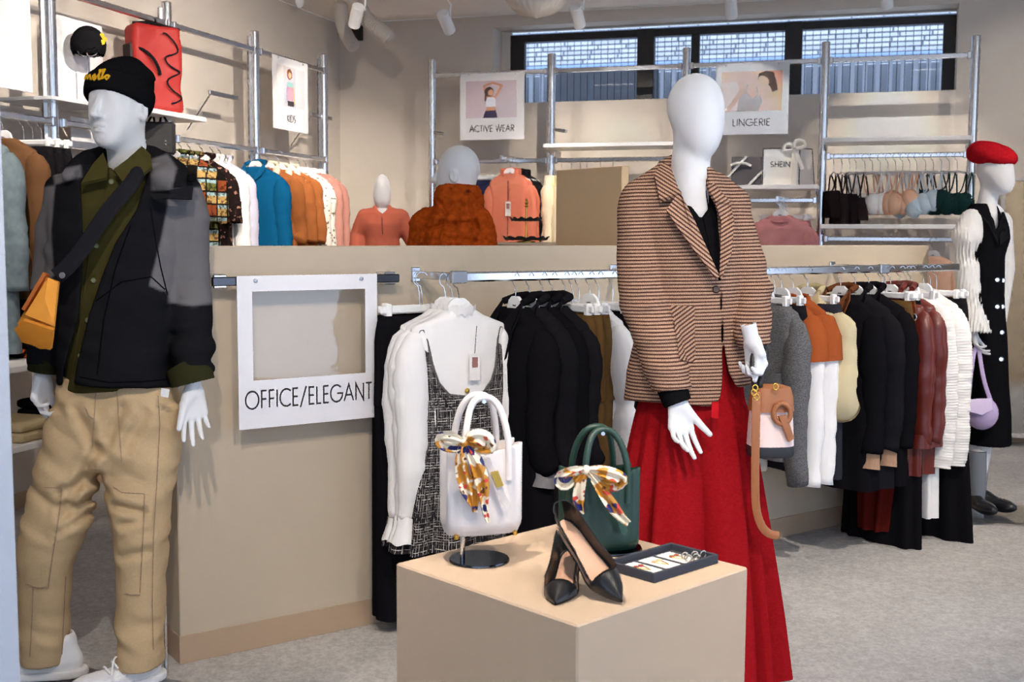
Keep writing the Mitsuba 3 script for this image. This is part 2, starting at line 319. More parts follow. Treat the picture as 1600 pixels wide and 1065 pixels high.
# ceiling: lowered soffit with a pale edge, its corner in view, and the duct hole in the corner
SOFFIT = plastic((230, 225, 218), .6, .2)
struct('trim_3', cat(bx((-3.50, Y0+.3, 2.955), (2.4, 7.86, 2.972), .003), bx((-3.44, Y0+.4, 2.93), (2.3, 7.80, 2.955), .003)), SOFFIT, label='lowered ceiling soffit with a stepped edge')
c = at(578, 8, 8.45)
d = thing('flexible_duct', 'pair of grey flexible ducts drooping from the dark ceiling hole in the room corner', 'duct')
DUCT = plastic((176, 170, 163), .6, .2)
hb_ = on_y(551, 14, 8.33); part(d, 'hole_backing', bx([hb_[0]-.08, 8.325, 2.87], [hb_[0]+.08, 8.349, 3.005], .002), plastic((30, 26, 24), .8))
for pts, r in (([(534, 2, 8.0), (533, 22, 8.0), (540, 52, 7.95), (556, 76, 7.9)], .045), ([(562, 10, 7.9), (575, 32, 7.85), (595, 48, 7.8), (611, 62, 7.8)], .05)):
    pp = spline([at(*q) for q in pts], 40); k = np.arange(40)
    part(d, 'hose', tube(pp, r*(1+.07*(k % 2))*np.minimum(1, .62+np.minimum(k, 39-k)*.2), 14), DUCT, smooth=35)
single('smoke_detector', 'small white dome fixed high on the left wall', 'detector', lathe([(0, .035), (.03, .032), (.05, .015), (.055, 0), (0, 0)], 24, frame(at(467, 0, 8.2), [0, 1, 0], [0, 0, 1.], [1., 0, 0])), WHITE_PLASTIC, smooth=40)
d = thing('ceiling_lantern', 'round pleated paper lantern hanging just in view at the ceiling', 'lamp')
pc = at(838, -22, 7.0); g = np.linspace(0, 2*np.pi, 97)[:-1]; rr = np.linspace(-1, 1, 15)
part(d, 'shade', grid([[pc+np.array([np.cos(t), np.sin(t), 0])*.2*np.sqrt(max(1-s*s, 0))*(1+.02*np.cos(24*t))+[0, 0, .19*s] for t in g] for s in rr], closed=True), cloth(222, 214, 202), smooth=True)
part(d, 'cord', bar(pc+[0, 0, .18], [pc[0], pc[1], ZC], .004, 6), WHITE_PLASTIC)

# partition walls
PO = np.array([-2.084, 3.107, 0.0]); PD = np.array([0.611, 0.7917, 0]); PQ = np.array([-.7917, .611, 0]); PH = 1.337
PM = frame(PO, PD, PQ)                                   # local x along the face, y into the wall
struct('partition_1', mv(bx((0, 0, 0), (3.835, .16, PH), .003), PM), BEIGE, label='low beige partition wall')
struct('trim_4', mv(cat(bx((-.004, -.004, 0), (3.839, 0, .092), .001), bx((-.004, 0, 0), (0, .164, .092), .001)), PM), SKIRTING, label='brown skirting of the beige partition')
k = thing('display_counter', 'beige display counter behind the low partition, carrying the scalloped trays', 'counter')
part(k, 'body', mv(bx((2.005, .17, 0), (2.9, 2.0, PH-.002), .004), PM), BEIGE)
struct('partition_2', mv(bx((1.96, .165, 0), (2.0, .62, 1.667), .003), PM), BEIGE_DARK, label='taller beige partition standing behind the low one')
# the partition that the standing mirror looks at, right of the frame
struct('partition_3', bx((.98, 4.45, 0), (2.3, 4.6, 2.2), .003), BEIGE, label='beige fitting room wall opposite the mirror')
struct('trim_5', bx((.97, 4.6, 0), (2.31, 4.606, .09), .001), SKIRTING, label='skirting of the fitting room wall')
# standing mirror
m = thing('standing_mirror', 'tall mirror in a thin silver frame standing by the back wall at the right', 'mirror')
MIRROR = metal((228, 230, 228), .01)
MY = 8.18
part(m, 'mirror_glass', bx((.80, MY, .09), (1.7, MY+.012, 1.745), .001), MIRROR)
part(m, 'frame', cat(bx((.775, MY-.01, .06), (.80, MY+.03, 1.77), .002), bx((1.7, MY-.01, .06), (1.725, MY+.03, 1.77), .002), bx((.775, MY-.012, .06), (1.725, MY+.03, .09), .002), bx((.775, MY-.01, 1.745), (1.725, MY+.03, 1.77), .002)), plastic((196, 190, 182), .35, .5))
part(m, 'foot', bx((.82, MY-.08, 0), (.88, MY+.12, .06), .002), STEEL)
part(m, 'foot', bx((1.6, MY-.08, 0), (1.66, MY+.12, .06), .002), STEEL)
# pillar at the left edge of the photograph
struct('pillar', bx((-2.3, 1.45, 0), (-1.60, 1.835, ZC), .004), plastic((214, 216, 222), .6, .3), label='pale pillar at the left edge')

# ------------------------------------------------------------------ spot lamps
def spot_lamp(pos, target, power, cone_deg, visible=True, label=None):
    pos, target = np.array(pos, float), np.array(target, float); d = N(target-pos)
    t = thing('track_spotlight', label, 'spotlight', None if label.startswith('white') else 'spotlights out of view')
    x = N(np.cross(d, [0, 0, 1.0])); M = frame(pos, x, np.cross(d, x), d)
    part(t, 'housing', lathe([(0, -.15), (.034, -.15), (.038, -.146), (.038, -.002), (.036, 0), (.032, 0), (.030, -.03), (0, -.034)], 24, M), WHITE_PLASTIC, smooth=40)
    top = pos-d*.13
    part(t, 'arm', cat(tube([top+x*.042-[0, 0, .0], top+x*.05+[0, 0, .06], top+x*.02+[0, 0, .1]], .006, 8), bar(top+x*.02+[0, 0, .1], [top[0]+x[0]*.02, top[1]+x[1]*.02, 2.95], .012, 10), bar(top+x*.03, top+x*.05, .008, 8)), WHITE_PLASTIC)
    scene[numbered('lamp_light')] = {'type': 'spot', 'sampling_weight': float(power), 'to_world': T().look_at(origin=(pos+d*.004).tolist(), target=target.tolist(), up=[0, 0.01, 1]), 'cutoff_angle': float(cone_deg), 'beam_width': float(cone_deg*.45),
                                     'intensity': rgb(WARM*power)}
LBL = ['white cylinder spotlight in front of the corner duct', 'white cylinder spotlight above the first back rack upright', 'white cylinder spotlight under the paper lantern', 'white cylinder spotlight above the egg head mannequin', 'white cylinder spotlight highest at the right end of the window']
SPOT_PIX = [(553, 40, 7.3), (703, 49, 7.3), (906, 40, 7.3), (1143, 27, 7.3), (1386, 12, 7.3)]
for (pos, tg, pw, cd), l, q in zip(SPOTS, LBL, SPOT_PIX): spot_lamp(at(*q), tg, pw, cd, True, l)
for (pos, tg, pw, cd) in SPOTS_OUT: spot_lamp(pos, tg, pw, cd, False, 'cylinder spotlight on the ceiling above the frame')
tr = single('lighting_track', 'white lighting track along the ceiling soffit', 'track', bx((-3.3, 6.9, 2.915), (1.2, 6.94, 2.93), .002), WHITE_PLASTIC)
# linear lamps over the sales floor
LINEAR = [((-2.3, 2.2), 1.6), ((-.2, 3.4), 1.6), ((1.6, 2.2), .8), ((-2.0, 5.6), 1.6), ((.6, 5.9), .7), ((-.6, .4), 1.6)]
for (x, y), L in LINEAR:
    t = thing('linear_lamp', 'slim linear lamp on the ceiling above the frame', 'lamp', 'linear lamps out of view')
    part(t, 'housing', bx((x-L/2, y-.035, 2.895), (x+L/2, y+.035, 2.928), .003), WHITE_PLASTIC)
    e = grid([[(x-L/2+.01, y-.03, 2.893), (x-L/2+.01, y+.03, 2.893)], [(x+L/2-.01, y-.03, 2.893), (x+L/2-.01, y+.03, 2.893)]])
    key = part(t, 'diffuser', e, WHITE_PLASTIC); scene[key]['emitter'] = {'type': 'area', 'sampling_weight': 12.0, 'radiance': rgb(np.array([1, .95, .86])*LINEAR_POWER)}

# ------------------------------------------------------------------ chrome racks
RY, RX = 8.0, -3.8
LAMP_SILVER = plastic((190, 192, 196), .35, .5)
def upright(x, y, facing, label):
    t = thing('rack_upright', label, 'rack post')
    part(t, 'pole', cat(tube([(x, y, 0), (x, y, 2.648)], .0285, 24), lathe([(0, .008), (.024, .006), (.029, 0)], 24, frame((x, y, 2.648), [1, 0, 0]))), CHROME, smooth=40)
    o = np.array([x, y, 0])+np.array(facing)*.034        # slotted strip on the wall side
    s = np.cross(facing, [0, 0, 1.0]); M = frame(o, s, np.array(facing), None)
    part(t, 'slotted_strip', mv(bx((-.013, -.008, 0), (.013, .012, 2.62), .002), M), STEEL)
    part(t, 'slot', cat(*[mv(bx((-.006, -.0105, z), (.006, .0145, z+.022), .001), M) for z in np.arange(.9, 2.6, .05)]), plastic((60, 56, 52), .6), kind='stuff')
for x, l in ((-3.135, 'chrome rack upright nearest the room corner on the back wall'), (-2.225, 'chrome rack upright right of the active wear sign'), (-1.27, 'chrome rack upright rising behind the egg head mannequin'),
             (-.352, 'chrome rack upright right of the lingerie sign'), (.572, 'chrome rack upright at the right end beside the beret')): upright(x, RY, (-.55, .83, 0) if x < -2 else (-.3, .95, 0), l)
for y, l in ((3.75, 'chrome rack upright at the left wall hidden behind the pillar'), (4.70, 'chrome rack upright left of the hanging black beanie'), (5.66, 'chrome rack upright right of the red bag'), (6.615, 'chrome rack upright left of the kids sign'), (7.576, 'chrome rack upright right of the kids sign')): upright(RX, y, (-.55, -.83, 0) if True else 0, l)
def rail(name, a, b, z, label, flat=(.030, .015), ends=True, bsdf=None):
    a, b = np.array(a, float), np.array(b, float); d = N(b-a); M = frame(a, d); L = np.linalg.norm(b-a)
    t = thing(name, label, 'clothes rail' if name == 'hanging_rail' else 'rack bar')
    part(t, 'bar', mv(bx((0.03, -flat[1]/2, z-flat[0]/2), (L-.03, flat[1]/2, z+flat[0]/2), .005), M), bsdf or CHROME)
    part(t, 'end_clamp', mv(cat(bx((.026, -.014, z-.022), (.052, .014, z+.022), .004)), M), CHROME)
    part(t, 'end_clamp', mv(cat(bx((L-.052, -.014, z-.022), (L-.026, .014, z+.022), .004)), M), CHROME)
    return t
BXS = [-3.135, -2.225, -1.27, -.352, .572]; LYS = [3.75, 4.70, 5.66, 6.615, 7.576]
for i in range(4):
    w = ['left of the black window', 'under the window behind the first pane', 'carrying the lingerie sign', 'above the bras'][i]
    rail('top_bar', (BXS[i], RY-.02, 0), (BXS[i+1], RY-.02, 0), 2.53, f'chrome top bar of the back rack, {w}', (.032, .018))
    w = ['in the room bay hidden by the pillar', 'behind the red bag', 'over the printed shirts', 'carrying the kids sign'][i]
    rail('top_bar', (RX+.02, LYS[i], 0), (RX+.02, LYS[i+1], 0), 2.53, f'chrome top bar of the left rack, {w}', (.032, .018))
    rail('hanging_rail', (RX+.03, LYS[i], 0), (RX+.03, LYS[i+1], 0), 1.905, 'chrome clothes rail of the left rack, ' + ['over the grey denim coat', 'behind the beanie of the mannequin', 'over the printed shirts', 'over the tan suede jackets'][i])
for i, z, w in ((0, 1.905, 'with the salmon jackets'), (1, 1.905, 'with the cream tops'), (2, 1.617, 'with the pink pullover'), (3, 1.905, 'with the bras'), (3, 1.362, 'under the lowest shelf')):
    rail('hanging_rail', (BXS[i], RY-.03, 0), (BXS[i+1], RY-.03, 0), z, f'chrome clothes rail of the back rack, {w}')
WHITE_SHELF = plastic((238, 236, 232), .4, .4)
def shelf(lo, hi, along, label):
    t = thing('wall_shelf', label, 'shelf')
    part(t, 'board', bx(lo, hi, .003), WHITE_SHELF)
    for e in (0, 1):
        if along == 'x':
            x = (lo[0]+.012, hi[0]-.012)[e]; P = [(x, hi[1]+.10, lo[2]), (x, hi[1]+.10, lo[2]-.07), (x, hi[1]-.02, lo[2]-.045), (x, lo[1]+.03, lo[2]-.012), (x, lo[1]+.03, lo[2])]; v = np.array([.003, 0, 0])
        else:
            y = (lo[1]+.012, hi[1]-.012)[e]; P = [(lo[0]-.10, y, lo[2]), (lo[0]-.10, y, lo[2]-.07), (lo[0]+.02, y, lo[2]-.045), (hi[0]-.03, y, lo[2]-.012), (hi[0]-.03, y, lo[2])]; v = np.array([0, .003, 0])
        part(t, 'bracket', hull([np.array(q)+s*v for q in P for s in (-1, 1)]), STEEL)
shelf((-2.215, 7.75, 1.978), (-1.28, 8.08, 2.006), 'x', 'white shelf under the window, left of the egg head mannequin')
shelf((-1.26, 7.75, 1.683), (-.365, 8.08, 1.712), 'x', 'white shelf carrying the black box and the paper bag')
shelf((-.342, 7.75, 1.98), (.56, 8.08, 2.008), 'x', 'white shelf above the rail of bras')
shelf((-.342, 7.75, 1.428), (.56, 8.08, 1.457), 'x', 'white shelf below the bras')

# ================================================================== mannequins
def project(v):
    q = np.asarray(v)-CAM; d = q@FW
    return 800+FOC*(q@RT)/d, 532.5-FOC*(q@UP)/d, q@FH
def normals(m):
    t = trimesh.Trimesh(m[0], m[1], process=False); return np.array(t.vertex_normals)
class Drape:                                             # finds points on the front of a mesh, for seams, buttons and patches sewn on it
    def __init__(s, mesh):
        n = normals(mesh); v = mesh[0][(n*(CAM-mesh[0])).sum(1) > 0]; s.x, s.y, s.d = project(v)
    def p(s, px, py, off=0.0, win=7):
        for w in (win, 2.5*win, 6*win):
            k = np.nonzero((np.abs(s.x-px) < w) & (np.abs(s.y-py) < w))[0]
            if len(k): break
        k = k[s.d[k] < s.d[k].min()+.04]; wt = np.exp(-((s.x[k]-px)**2+(s.y[k]-py)**2)/(w*.5)**2)
        return at(px, py, (s.d[k]*wt).sum()/wt.sum()-off)
    def path(s, pts, off=.001, step=6):
        out = []
        for a, b in zip(pts[:-1], pts[1:]):
            n = max(2, int(np.hypot(b[0]-a[0], b[1]-a[1])/step))
            out += [s.p(a[0]+(b[0]-a[0])*i/n, a[1]+(b[1]-a[1])*i/n, off) for i in range(n)]
        return np.array(out+[s.p(*pts[-1], off)])
    def button(s, px, py, r, h=.004, n=14):
        c = s.p(px, py); z = N(CAM-c); x = N(np.cross([0, 0, 1.0], z)); return lathe([(0, h), (r*.7, h), (r, h*.5), (r, -h), (0, -h)], n, frame(c, x, np.cross(z, x), z))
def patch(mesh, inside, off=.003):                        # the piece of a surface where inside(px, py, depth) holds, raised along its normals
    x, y, d = project(mesh[0]); n = normals(mesh); fr = (n*(CAM-mesh[0])).sum(1) > 0
    ok = inside(x, y, d) & fr; f = mesh[1][ok[mesh[1]].all(1)]
    g = trimesh.graph.connected_components(np.vstack([f[:, :2], f[:, 1:]]), min_len=3); big = max(g, key=len); f = f[np.isin(f[:, 0], big)]; u, inv = np.unique(f, return_inverse=True)
    return mesh[0][u]+n[u]*off, inv.reshape(-1, 3)
def slab(pts, thick=.006, bulge=0.0):                    # a flat piece of stiff cloth through the given 3-D outline, with thickness
    p = np.asarray(pts, float); c = p.mean(0); n = np.zeros(3)
    for i in range(len(p)): n += np.cross(p[i]-c, p[(i+1) % len(p)]-c)
    n = N(n); n = n if n@(CAM-c) > 0 else -n; k = np.arange(len(p)); m = len(p)
    front, back = p+n*thick/2, p-n*thick/2; v = np.vstack([front, back, c+n*(thick/2+bulge), c-n*thick/2])
    f = [(i, (i+1) % m, 2*m) for i in k]+[(m+(i+1) % m, m+i, 2*m+1) for i in k]
    for i in k: f += [(i, m+i, (i+1) % m), ((i+1) % m, m+i, m+(i+1) % m)]
    return v, np.array(f)
def cls(c): return s2l(*c)
def pf(D): 
    def f(px, py, t=0.0): return at(px, py, D-t)
    return f
def rows(D, tab):                                        # sections of a garment from its left and right outline: (y, x left, x right, half thickness, forward offset)
    x = N([FW[1], -FW[0], 0]); x = N(np.cross(FW, [0, 0, 1.0])); O = at((tab[0][1]+tab[0][2])/2, tab[0][0], D); M = frame(O, x)
    r = []
    for py, xl, xr, b, *cy in tab:
        a, c = [(at(u, py, D)-O) for u in (xl, xr)]; r.append(((a[2]+c[2])/2, (a@x+c@x)/2, (c@x-a@x)/2, b, -(cy[0] if cy else 0)))
    r = np.array(sorted(r)); return M, r[:, 0], r[:, 1], r[:, 4], r[:, 2], r[:, 3]
def hand(W, d, pn, side, size=.185, curl=(.35, .4, .45, .5), spread=.10, thumb=(.5, .2), h=.0026):
    y = N(d); z = N(np.asarray(pn)-y*(np.asarray(pn)@y)); x = np.cross(y, z)*side; k = size/.185
    R = np.stack([x, y, z], 1); K = [(.027, .090), (.007, .096), (-.013, .091), (-.031, .080)]; Lf = (.074, .083, .077, .060)
    segs = [((0, -.05, 0), (0, .012, 0), .024, .023)]; pal = []
    for (kx, ky) in K: pal.append(((kx*.55, .012, 0), (kx, ky-.008, 0), .0135, .0115))
    pal.append(((.012, .02, .004), (.03, .05, .008), .014, .013))
    fin = []
    for i, ((kx, ky), L) in enumerate(zip(K, Lf)):
        c = curl[i]; a = 0.0; q = np.array([kx, ky-.006, 0]); sp = spread*(1.2, .25, -.55, -1.5)[i]; r = (.0088, .0090, .0085, .0075)[i]; P = [q]
        for j, (frac, ca) in enumerate(((.45, c), (.31, c*1.15), (.24, c*.8))):
            a += ca; q = q+L*frac*np.array([np.sin(sp)*np.cos(a), np.cos(sp)*np.cos(a), np.sin(a)]); P.append(q)
        fin.append((P, [r, r*.92, r*.84, r*.7]))
    t0 = np.array([.022, .028, .006]); ta, tc = thumb; P = [t0]; q = t0
    for L, e in ((.034, 0), (.032, .5), (.027, 1.0)):
        q = q+L*np.array([np.sin(ta)*(1-.3*e*tc), np.cos(ta), tc*(.5+e)]); P.append(q)
    fin.append((P, [.0135, .0115, .0098, .0078]))
    allp = np.array([p for P, _ in fin for p in P]+[(0, -.07, 0), (.04, .0, .02), (-.045, .0, -.02)])*k; lo, hi = allp.min(0)-.02, allp.max(0)+.02; lo[1] = -.045*k
    def f(p):
        p = p/k; dd = None
        for a, b, ra, rb in segs+pal:
            e = cone(p, a, b, ra, rb); dd = e if dd is None else smin(dd, e, .014)
        for P, r in fin: dd = smin(dd, chain(p, P, r), .005)
        return dd*k
    v, F = surface(f, lo, hi, h); return v@R.T+np.asarray(W), (F if side > 0 else F[:, ::-1])
def egg_head(p, M):
    q = (p-M[:3, 3])@M[:3, :3]
    return smin(smin(ell(q, (0, -.012, .035), (.077, .096, .095)), ell(q, (0, .030, -.055), (.050, .056, .068)), .07), cone(q, (0, -.028, -.07), (0, -.045, -.20), .050, .054), .03)
def face_head(p, M):
    q = (p-M[:3, 3])@M[:3, :3]; ax = np.stack([np.abs(q[:, 0]), q[:, 1], q[:, 2]], 1)
    d = smin(ell(q, (0, -.015, .03), (.077, .098, .102)), ell(q, (0, .028, -.045), (.060, .068, .078)), .04)
    d = smin(d, ell(q, (0, .066, -.096), (.026, .024, .020)), .03)
    d = smax(d, -ell(ax, (.033, .112, .006), (.027, .024, .016)), .020)
    d = smin(d, cone(q, (0, .090, .020), (0, .117, -.026), .006, .0115), .011)
    d = smin(d, ell(ax, (.010, .100, -.031), (.009, .011, .007)), .008)
    d = smin(d, ell(q, (0, .0965, -.058), (.021, .007, .006)), .006); d = smin(d, ell(q, (0, .0955, -.0725), (.017, .007, .006)), .006)
    d = smax(d, -ell(q, (0, .106, -.0645), (.024, .006, .0022)), .004)
    ear = smax(ell(ax, (.078, -.012, -.012), (.011, .021, .032)), -ell(ax, (.089, -.010, -.008), (.008, .011, .018)), .006)
    d = smin(d, ear, .008)
    return smin(d, cone(q, (0, -.03, -.06), (0, -.05, -.24), .055, .062), .035)
def facing(D, px, py, deg, tilt=0.0):                    # head or body frame at a pixel; deg: turned to the viewer's right of facing the camera
    c = at(px, py, D); v = CAM-c; v[2] = 0; v = N(v); a = np.radians(deg); y = np.array([v[0]*np.cos(a)-v[1]*np.sin(a), v[0]*np.sin(a)+v[1]*np.cos(a), 0])
    x = np.cross(y, [0, 0, 1.0]); t = np.radians(tilt); z = np.array([0, 0, 1.0])*np.cos(t)+y*np.sin(t); y2 = y*np.cos(t)-np.array([0, 0, 1.0])*np.sin(t)
    return frame(c, x, y2, z)
def box_of(*pts, pad=.15): p = np.array(pts); return p.min(0)-pad, p.max(0)+pad
STITCH = cloth(158, 134, 116)

# ------------------------------------------------------------------ the man in the parka
D = 3.45; P = pf(D)
man = thing('mannequin', 'white male mannequin with a face in black beanie, two tone parka and khaki work trousers', 'mannequin')
HM = facing(D, 183, 167, -34, 3)
def f(p):
    d = face_head(p, HM)
    return smin(d, smin(cone(p, P(110, 305, -.02), P(262, 300, -.02), .045, .045), cone(p, P(186, 330), P(186, 420), .07, .07), .05), .04)
body = [surface(f, *box_of(HM[:3, 3], P(100, 310), P(275, 310), pad=.17), .0045)]
sk = lambda p: smin(smin(chain(p, [P(186, 400), P(180, 560), P(170, 650)], [.07, .07, .07]), chain(p, [P(140, 650), P(95, 840, .01), P(72, 1010, .0)], [.05, .04, .03]), .03),
                    smin(chain(p, [P(205, 650), P(226, 840, .0), P(228, 1010, .0)], [.05, .04, .03]), smin(chain(p, [P(100, 310), P(84, 440, -.05), P(68, 575, .02)], [.04, .036, .026]), chain(p, [P(272, 305), P(296, 440, -.03), P(301, 590, .05)], [.04, .036, .026]), .03), .03), .03)
body.append(surface(sk, *box_of(P(60, 300), P(310, 1030), P(60, 1030, .1), P(310, 300, -.1), pad=.12), .012))
body.append(hand(P(302, 606, .05), P(303, 680, .06)-P(302, 606, .05), -FW+RT*.5, 1, .185, (.18, .2, .32, .42), .09, (.30, .25)))
body.append(hand(P(66, 585, .02), P(60, 660, .05)-P(66, 585, .02), RT-FW*.2, -1, .185, (.25, .5, .62, .7), .07, (.35, .3)))
part(man, 'body', cat(*body), MANNEQUIN, smooth=True)
# beanie
def f(p):
    q = (p-HM[:3, 3])@HM[:3, :3]
    dome = ell(q, (0, -.020, .046), (.088, .106, .094)); dome = smin(dome, ell(q, (-.01, -.068, .095), (.056, .050, .040)), .05)
    dome += .004*np.sin(q[:, 0]*60+q[:, 2]*40)*(q[:, 2] > .08)
    cut = plane(q, (0, .09, .048), (0, .46, -1.0)); d = smax(dome, cut, .006)
    bd = ell(q, (0, -.018, .040), (.096, .113, .105)); bd = smax(bd, cut, .008); bd = smax(bd, -plane(q, (0, .09, .118), (0, .46, -1.0)), .008)
    inner = ell(q, (0, -.018, .03), (.079, .100, .103))
    return smax(smin(d, bd, .006), -inner, .004)
bn = surface(f, *box_of(HM[:3, 3]+[0, 0, .05], pad=.18), .0042)
key = part(man, 'beanie', bn, cloth(20, 20, 22), smooth=True, label='black knitted beanie with gold lettering')
dr_ = Drape(bn)
hello = [(132, 124), (135, 117), (137, 123), (140, 117), (142, 124), (145, 121), (149, 120), (148, 116), (145, 119), (147, 125), (153, 118), (159, 109), (156, 109), (154, 124), (158, 122), (164, 108), (161, 109), (159, 123), (163, 120), (167, 117), (164, 121), (166, 124), (170, 121), (168, 117), (172, 119)]
part(key, 'embroidery', tube(spline(dr_.path(hello, .006, 3), 160), .0028, 6), mat({'type': 'twosided', 'b': {'type': 'diffuse', 'reflectance': rgb(s2l(214, 164, 40))}}), label='gold script embroidery')
# trousers
M, zs, cx, cy, a, b = rows(D, [(585, 96, 270, .105), (640, 86, 276, .115), (700, 76, 277, .11), (735, 66, 275, .10)])
LL = rows(D, [(640, 86, 172, .10), (700, 73, 160, .105), (770, 52, 150, .10, .02), (830, 41, 140, .095, .04), (870, 37, 121, .09, .03), (910, 35, 114, .085, .02), (960, 35, 109, .085, .01), (1031, 36, 104, .085)])
RL = rows(D, [(640, 170, 276, .10), (700, 162, 278, .105), (760, 173, 274, .10, .02), (840, 188, 265, .09, .03), (900, 190, 262, .085, .03), (960, 189, 259, .085, .03), (1004, 192, 262, .09, .04), (1028, 195, 262, .09, .05)])
def f(p):
    px, py, _ = project(p)
    d = smax(sect(p, M, zs, cx, cy, a, b, 2.3), (px*0+735-py)*-D/FOC, .02)
    d = smin(d, smin(sect(p, LL[0], *LL[1:], 2.2), sect(p, RL[0], *RL[1:], 2.2), .006), .03)
    q = p@np.array([[.8, .2, .1], [0, 1, 0], [.5, 0, 1]]).T
    w = np.exp(-((py-800)/70.)**2)+.7*np.exp(-((py-650)/45.)**2)+.9*np.exp(-((py-1000)/30.)**2)+.25
    d = d+w*.030*nz(q*[5, 5, 16], 1, 3, 2)+.010*nz(p, 9, 5, 2)
    for (x1, y1, x2, y2, dep, wd) in ((150, 700, 100, 800, .012, 7), (150, 745, 92, 770, .012, 7), (148, 775, 95, 812, .012, 6), (140, 800, 92, 830, .010, 6), (120, 640, 150, 705, .010, 8), (190, 640, 160, 705, .010, 8), (196, 700, 225, 650, .008, 9), (180, 790, 225, 800, .009, 6), (190, 820, 222, 812, .008, 6), (192, 870, 230, 860, .006, 7)):
        vx, vy = x2-x1, y2-y1; tt = np.clip(((px-x1)*vx+(py-y1)*vy)/(vx*vx+vy*vy), 0, 1); dist = np.hypot(px-x1-tt*vx, py-y1-tt*vy)
        d = d+dep*np.exp(-(dist/wd)**2)-.5*dep*np.exp(-((dist-2*wd)/wd)**2)
    return d
tro = relax(surface(f, *box_of(P(35, 590, .12), P(280, 1032, .12), P(35, 1032, -.14), P(280, 590, -.14), pad=.03), .0065), 2)
def khaki(p, n, uv): return mikit.mix(s2l(184, 158, 122).tolist(), s2l(204, 178, 140).tolist(), mikit.noise(p.x*340, p.y*340, p.z*340)*.5+.5*mikit.fbm(p.x*9, p.y*9, p.z*6))
KHAKI = textured(khaki)
tk = part(man, 'trousers', tro, KHAKI, smooth=True, label='khaki work trousers with double knees')
dr_ = Drape(tro)
for inside in (lambda x, y, d: (x > 40) & (x < 97-(y-760)*.14) & (y > 757) & (y < 917), lambda x, y, d: (x > 177+(y-762)*.09) & (x < 226-(y-765)*.05) & (y > 764) & (y < 928)):
    part(tk, 'knee_patch', patch(tro, inside, .004), KHAKI, smooth=True)
for pth in ([(44, 757), (60, 761), (97, 762), (93, 800), (82, 870), (75, 918)], [(40, 912), (58, 918), (75, 918)], [(177, 760), (190, 769), (226, 771), (224, 830), (219, 925)], [(196, 926), (205, 930), (219, 929)], [(247, 618), (250, 660), (246, 740), (240, 840), (238, 940), (240, 1015)],
            [(52, 918), (50, 970), (47, 1026)], [(103, 900), (100, 960), (97, 1022)], [(150, 612), (147, 660), (144, 700)], [(183, 612), (186, 660), (190, 720)], [(133, 636), (139, 650), (148, 655)]):
    part(tk, 'seam', tube(dr_.path(pth, .0055), .0011, 5), STITCH)
part(tk, 'hang_tag', slab([P(252, 606, .13), P(265, 608, .13), P(263, 621, .13), P(251, 619, .13)], .002), plastic((226, 226, 226), .5))
part(tk, 'rivet', Drape(tro).button(133, 608, .008, .004), STEEL)
# shirt
S = rows(D, [(262, 140, 240, .07), (285, 112, 262, .095), (320, 104, 268, .115), (400, 100, 262, .118), (500, 102, 258, .116), (606, 102, 262, .116)])
def f(p):
    px, py, dd = project(p); d = sect(p, S[0], *S[1:], 2.2)
    notch = np.maximum(np.abs(px-190)-(285-py)*.55, py-285)*D/FOC
    d = np.where(dd < D+.01, smax(d, -notch, .006), d)
    return d+.010*nz(p*[9, 9, 5], 1, 9)+.003*np.sin(py*.09+px*.05)
sh = surface(f, *box_of(P(100, 255, .12), P(265, 610, .12), P(100, 610, -.12), P(265, 255, -.12), pad=.02), .007)
OLIVE = cloth(66, 62, 34)
sk_ = part(man, 'shirt', sh, OLIVE, smooth=True, label='olive green button shirt')
part(sk_, 'collar', slab([P(162, 240, .03), P(146, 258, .10), P(127, 288, .135), P(166, 279, .145), P(170, 262, .11)], .010, .008), OLIVE, smooth=30)
part(sk_, 'collar', slab([P(222, 230, .0), P(236, 244, .04), P(238, 262, .10), P(197, 294, .15), P(178, 266, .13), P(200, 250, .07)], .010, .008), OLIVE, smooth=30)
dr_ = Drape(sh)
for x, y in ((174, 284), (160, 332), (150, 384), (146, 438), (137, 500), (126, 556)): part(sk_, 'button', dr_.button(x, y, .0085, .007), plastic((92, 98, 62), .4))
part(sk_, 'placket', tube(dr_.path([(166, 292), (152, 345), (140, 395), (134, 440), (122, 520), (112, 590)], .003), .002, 5), OLIVE)
part(sk_, 'pocket_flap', patch(sh, lambda x, y, d: (x > 178) & (x < 232) & (y > 338) & (y < 352), .005), OLIVE, smooth=True)
